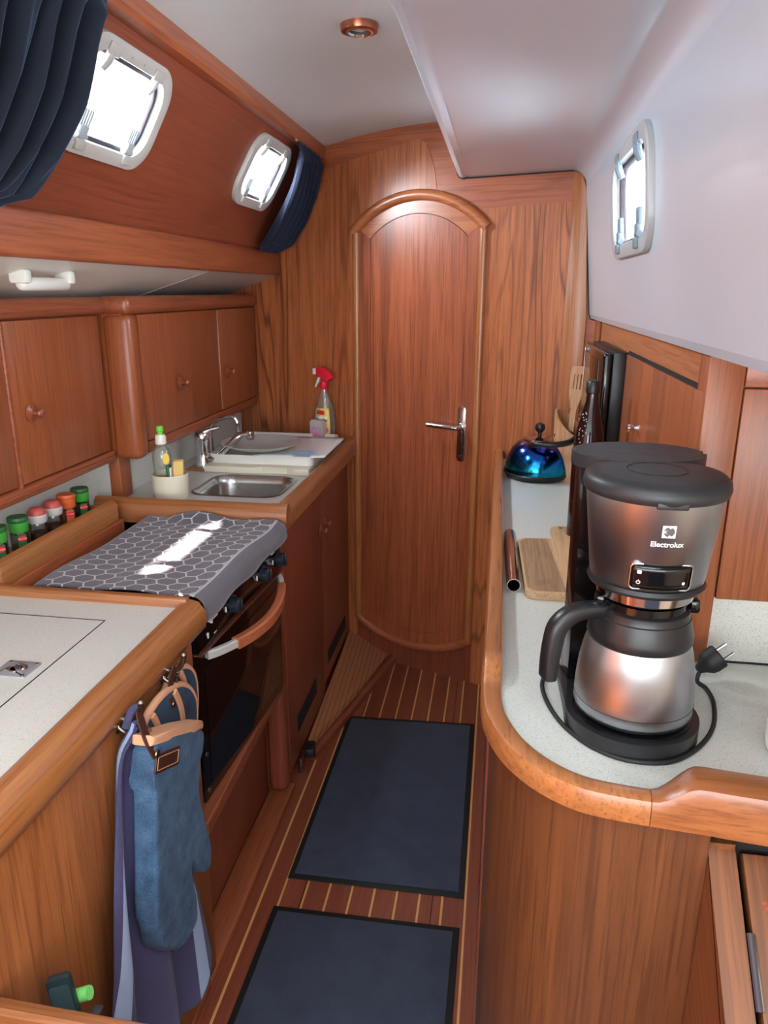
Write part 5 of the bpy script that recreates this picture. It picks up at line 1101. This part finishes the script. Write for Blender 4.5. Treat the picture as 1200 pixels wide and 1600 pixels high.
# brew basket: brushed cone, lid, chrome ring
RB, RT, HB, HT = 0.0700, 0.0835, 0.222, 0.338
bm = BM(); lathe(bm, [(RB - 0.004, HB - 0.004), (RB, HB), (RT, HT), (RT - 0.004, HT + 0.004)], C0, seg=64); bk = obj('brew_basket', bm, 'brushed', cf, sharp=40)
bm = BM(); lathe(bm, [(RB - 0.010, HB - 0.006), (RB + 0.0015, HB - 0.005), (RB + 0.0035, HB - 0.001), (RB + 0.0015, HB + 0.004), (RB - 0.004, HB + 0.004)], C0, seg=64, cap=False); obj('lower_ring', bm, 'black', bk)
bm = BM(); lathe(bm, [(0.040, HB - 0.022), (0.059, HB - 0.022), (0.061, HB - 0.020), (0.063, HB - 0.004), (0.05, HB - 0.003)], C0, seg=56); obj('chrome_collar', bm, 'chrome', bk)
bm = BM(); lathe(bm, [(0.080, HT - 0.002), (0.0865, HT + 0.001), (0.0885, HT + 0.008), (0.0870, HT + 0.017), (0.081, HT + 0.0225), (0.070, HT + 0.0245), (0.048, HT + 0.0255), (0, HT + 0.026)], C0, seg=64); bl = obj('basket_lid', bm, 'charcoal', bk, sharp=50)
bm = BM(); lathe(bm, [(0.0350, HT + 0.0258), (0.0352, HT + 0.0262), (0.0366, HT + 0.0262), (0.0368, HT + 0.0258)], C0, seg=48, cap=False); obj('round_seam', bm, 'rubber', bl)
bm = BM(); box(bm, -0.018, 0.018, 0.080, 0.0865, HT - 0.003, HT + 0.006, 0.002, cm); obj('lid_tab', bm, 'charcoal', bl)
# marks and display follow the cone
def cone(a, h, d):
    r = RB + (RT - RB) * (h - HB) / (HT - HB) + d; t = a / r; return cm(r * math.sin(t), r * math.cos(t), h)
bm = BM(); letter(bm, 'Electrolux', 0.0092, lambda x, y, z: cone(x + 0.000, 0.291 + y, 0.0006), 0.00022); obj('lettering', bm, 'printwhite', bk)
# square emblem: white tile with a round mark cut by a tilted arrow shape
bm = BM(); s = 0.0078; LH = 0.3075
def cpoly(bm, P, d): bm.faces.new([bm.verts.new(cone(p[0], LH + p[1], d)) for p in P])
grid(bm, lambda u, v: cone(-s + 2 * s * u, LH - s + 2 * s * v, 0.0005), 6, 6); em = obj('emblem', bm, 'printwhite', bk)
bm = BM(); R = 0.0062
def cp_(a, r=R): return (r * math.cos(math.radians(a)), r * math.sin(math.radians(a)))
cpoly(bm, [cp_(a) for a in range(100, 171, 7)] + [(-0.0012, 0.0022), (0.0006, 0.0034)], 0.0009)
cpoly(bm, [cp_(a) for a in range(190, 261, 7)] + [(0.0006, -0.0034), (-0.0012, -0.0022)], 0.0009)
cpoly(bm, [cp_(a) for a in range(-62, 63, 8)] + [(0.0022, 0.0050), (-0.0046, 0.0), (0.0022, -0.0050)], 0.0009)
obj('emblem_mark', bm, plain('emblem_grey', srgb(112, 110, 112), 0.4, 0.6), em)
# display with chrome frame
bm = BM(); P = rrect(0.076, 0.034, 0.0065, 5, 0.000, 0.2465)
def wrap(bm, fnP, d0, d1, N=1):
    pass
outer, inn = rrect(0.078, 0.036, 0.007, 6, 0.0, 0.2465), rrect(0.073, 0.031, 0.005, 6, 0.0, 0.2465)
ring(bm, outer, inn, 0.0, 0.0030, lambda a, b, c: cone(a, b, c), 0.0008); dsp = obj('display_frame', bm, 'chrome', bk)
bm = BM(); grid(bm, lambda u, v: cone(0.0 - 0.0362 + 0.0724 * u, 0.2465 - 0.0152 + 0.0304 * v, 0.0016), 16, 4); obj('display', bm, 'blackgloss', dsp, solid=0.001)
bm = BM()
def icon(P): bm.faces.new([bm.verts.new(cone(p[0], p[1], 0.0024)) for p in P])
def circ(cx, cy, r, n=14): return [(cx + r * math.cos(2 * math.pi * k / n), cy + r * math.sin(2 * math.pi * k / n)) for k in range(n)]
cx0 = -0.027
icon(rrect(0.0052, 0.0048, 0.001, 2, cx0, 0.2535)); icon(rrect(0.0022, 0.0040, 0.0008, 2, 0.0270, 0.2400)); icon(circ(0.0270, 0.2400, 0.0021))
for k in range(12):
    a0, a1 = math.radians(120 + k * 25), math.radians(120 + (k + 1) * 25); c_, r_ = (cx0, 0.2400), 0.0026
    icon([(c_[0] + r_ * math.cos(a0), c_[1] + r_ * math.sin(a0)), (c_[0] + r_ * math.cos(a1), c_[1] + r_ * math.sin(a1)), (c_[0] + r_ * 0.7 * math.cos(a1), c_[1] + r_ * 0.7 * math.sin(a1)), (c_[0] + r_ * 0.7 * math.cos(a0), c_[1] + r_ * 0.7 * math.sin(a0))])
icon(rrect(0.0008, 0.003, 0.0003, 2, cx0, 0.2418))
obj('symbols', bm, 'printwhite', dsp)
# thermos jug
jg = bpy.data.objects.new('jug', None)
jb = BM(); lathe(jb, [(0, 0.031), (0.070, 0.031), (0.0755, 0.034), (0.0775, 0.040), (0.0775, 0.055), (0.0765, 0.075), (0.0740, 0.100), (0.0700, 0.122), (0.0655, 0.138)], C0, seg=64)
# the small dent in the jug's side
for v in jb.verts:
    dv = v.co - cm(0.048, 0.055, 0.098); 
    if dv.length < 0.022: v.co -= (FR * 0.8 + SD * 0.6) * 0.0035 * (1 - dv.length / 0.022) ** 2
jug = obj('jug', jb, 'brushed', cf, sharp=60)
bm = BM(); lathe(bm, [(0.0776, 0.0515), (0.0780, 0.052), (0.0776, 0.0525)], C0, seg=64, cap=False); obj('body_seam', bm, 'dark', jug)
bm = BM(); lathe(bm, [(0.0660, 0.1375), (0.0675, 0.141), (0.0668, 0.150), (0.0615, 0.172), (0.0600, 0.176), (0.0595, 0.183), (0.055, 0.186), (0, 0.187)], C0, seg=56); nk = obj('jug_collar', bm, 'black', jug, sharp=50)
bm = BM(); lathe(bm, [(0.0612, 0.1722), (0.0618, 0.173), (0.0605, 0.1745)], C0, seg=56, cap=False); obj('collar_seam', bm, 'dark', nk)
bm = BM(); box(bm, -0.062, -0.040, -0.012, 0.014, 0.180, 0.197, 0.005, cm); prism(bm, oval(0.055, 0.055, 0, 0), 0.184, 0.1955, cm, 0.004); box(bm, 0.058, 0.071, -0.012, 0.012, 0.176, 0.194, 0.004, cm); obj('jug_lid', bm, 'blackgloss', jug)
HD = nz(V((-0.93, -0.37, 0)))
def hh(r, z): return C0 + HD * r + V((0, 0, z))
hpts = smooth_path([hh(0.052, 0.180), hh(0.075, 0.182), hh(0.100, 0.178), hh(0.118, 0.163), hh(0.124, 0.140), hh(0.127, 0.110), hh(0.128, 0.088)], 5)
hw = HD.cross(V((0, 0, 1)))
bm = BM(); rings = []
for i, p in enumerate(hpts):
    a = hpts[max(0, i - 1)]; b = hpts[min(len(hpts) - 1, i + 1)]; t = nz(b - a); nrm = hw.cross(t); k = i / (len(hpts) - 1)
    wd = 0.0105 + 0.0040 * k; th = 0.0085 + 0.0035 * math.sin(k * math.pi)
    if i == len(hpts) - 1: wd *= 0.6; th *= 0.6
    rings.append([bm.verts.new(p + hw * (wd * math.copysign(abs(math.cos(q)) ** 0.6, math.cos(q))) + nrm * (th * math.copysign(abs(math.sin(q)) ** 0.6, math.sin(q)))) for q in [2 * math.pi * m / 16 for m in range(16)]])
for p, q in zip(rings, rings[1:]):
    for k in range(16): bm.faces.new((p[k], p[(k + 1) % 16], q[(k + 1) % 16], q[k]))
bm.faces.new(rings[0][::-1]); bm.faces.new(rings[-1]); obj('jug_handle', bm, 'black', jug, sharp=50)
bpy.data.objects.remove(jg)
# mains lead round the machine and the plug
bm = BM(); CP = [(0.215, 1.106), (0.16, 1.11), (0.11, 1.09), (0.088, 1.04), (0.090, 0.985), (0.108, 0.925), (0.138, 0.880), (0.175, 0.855), (0.215, 0.8515), (0.250, 0.865), (0.288, 0.905), (0.315, 0.955), (0.330, 1.015), (0.330, 1.055), (0.322, 1.075)]
tube(bm, smooth_path([(p[0], p[1], 0.9287) for p in CP] + [(0.325, 1.083, 0.940)], 6), 0.0032, 10); cord = obj('power_cord', bm, 'rubber', cf, sharp=60)
pd = nz(V((0.30, 0.14, 0.42)))
p0 = V((0.322, 1.078, 0.938))
pd = nz(V((0.55, 0.10, 0.45)))
bm = BM(); lathe(bm, [(0, -0.006), (0.006, -0.005), (0.010, 0.004), (0.017, 0.012), (0.019, 0.020), (0.019, 0.034), (0.017, 0.036), (0, 0.036)], V((0.326, 1.085, 0.946)), pd, 20); pg = obj('plug', bm, 'rubber', cord)
bm = BM(); q = pd.orthogonal().normalized()
for s_ in (-1, 1): tube(bm, [V((0.326, 1.085, 0.946)) + pd * 0.036 + q * 0.0085 * s_, V((0.326, 1.085, 0.946)) + pd * 0.054 + q * 0.0085 * s_], 0.0024, 8)
obj('plug_pins', bm, 'steel', pg)

# ------------------------------------------------------------------ curtains
def interp(tab, t):
    for (a, x), (b, y) in zip(tab, tab[1:]):
        if t <= b: return lerp(x, y, (t - a) / (b - a) if b > a else 0)
    return tab[-1][1]
bm = BM()
R1 = [(0, 1.335), (0.06, 1.318), (0.12, 1.300), (0.22, 1.298), (0.45, 1.312), (0.7, 1.300), (0.85, 1.275), (0.94, 1.250), (1, 1.225)]
def cur1(u, v):
    s = -0.015 + 0.392 * v; yr = interp(R1, v) + 0.022; yl = 0.70 + 0.06 * v; y = lerp(yl, yr, u)
    g = u - 0.10 * v * (1 - u)
    d = 0.046 + 0.015 * math.sin(62 * g + 3.0 * pnoise(V((u * 4, v * 0.8, 1.7)))) + 0.006 * math.sin(131 * g + 1.0 + 2.0 * v) + 0.018 * math.sin(v * math.pi) * (0.4 + 0.6 * u) + 0.016 * (pnoise(V((u * 5, v * 1.2, 0.3))))
    if v < 0.10: d = lerp(0.022 + 0.010 * math.sin(88 * g), d, v / 0.10)
    if v > 0.9: d = lerp(d, 0.028 + 0.008 * math.sin(60 * g), (v - 0.9) / 0.1)
    d = lerp(d, 0.012, max(0, (u - 0.96) / 0.04) ** 2)
    return WL(y, s, d)
grid(bm, cur1, 220, 60); tag(obj('curtain', bm, 'velvet', loc=WL(1.0, 0.1, 0.04), sharp=80, solid=0.003), 'big gathered navy velvet curtain in the top left corner', 'curtain')
bm = BM()
Rr = [(0, 2.815), (0.15, 2.84), (0.35, 2.90), (0.6, 2.925), (0.85, 2.92), (1, 2.87)]; Rl = [(0, 2.545), (0.12, 2.555), (0.3, 2.575), (0.6, 2.600), (0.85, 2.625), (1, 2.650)]
def cur2(u, v):
    s = 0.002 + 0.372 * v; y = lerp(interp(Rl, v), interp(Rr, v), u)
    d = 0.040 + 0.012 * math.sin(34 * u + 2 * v) + 0.006 * math.sin(71 * u) + 0.018 * math.sin(v * math.pi)
    if v < 0.08: d = lerp(0.022 + 0.008 * math.sin(60 * u), d, v / 0.08)
    if v > 0.88: d = lerp(d, 0.030 + 0.008 * math.sin(50 * u), (v - 0.88) / 0.12)
    return WL(y, s, d)
grid(bm, cur2, 50, 40); c2 = tag(obj('curtain', bm, 'curtain', loc=WL(2.7, 0.1, 0.04), sharp=80, solid=0.003), 'short dark navy curtain hanging in the corner by the bulkhead', 'curtain')
bm = BM(); tube(bm, [WL(2.52, 0.006, 0.026), WL(2.86, 0.006, 0.026)], 0.004, 8); obj('curtain_rail', bm, 'steel', c2)
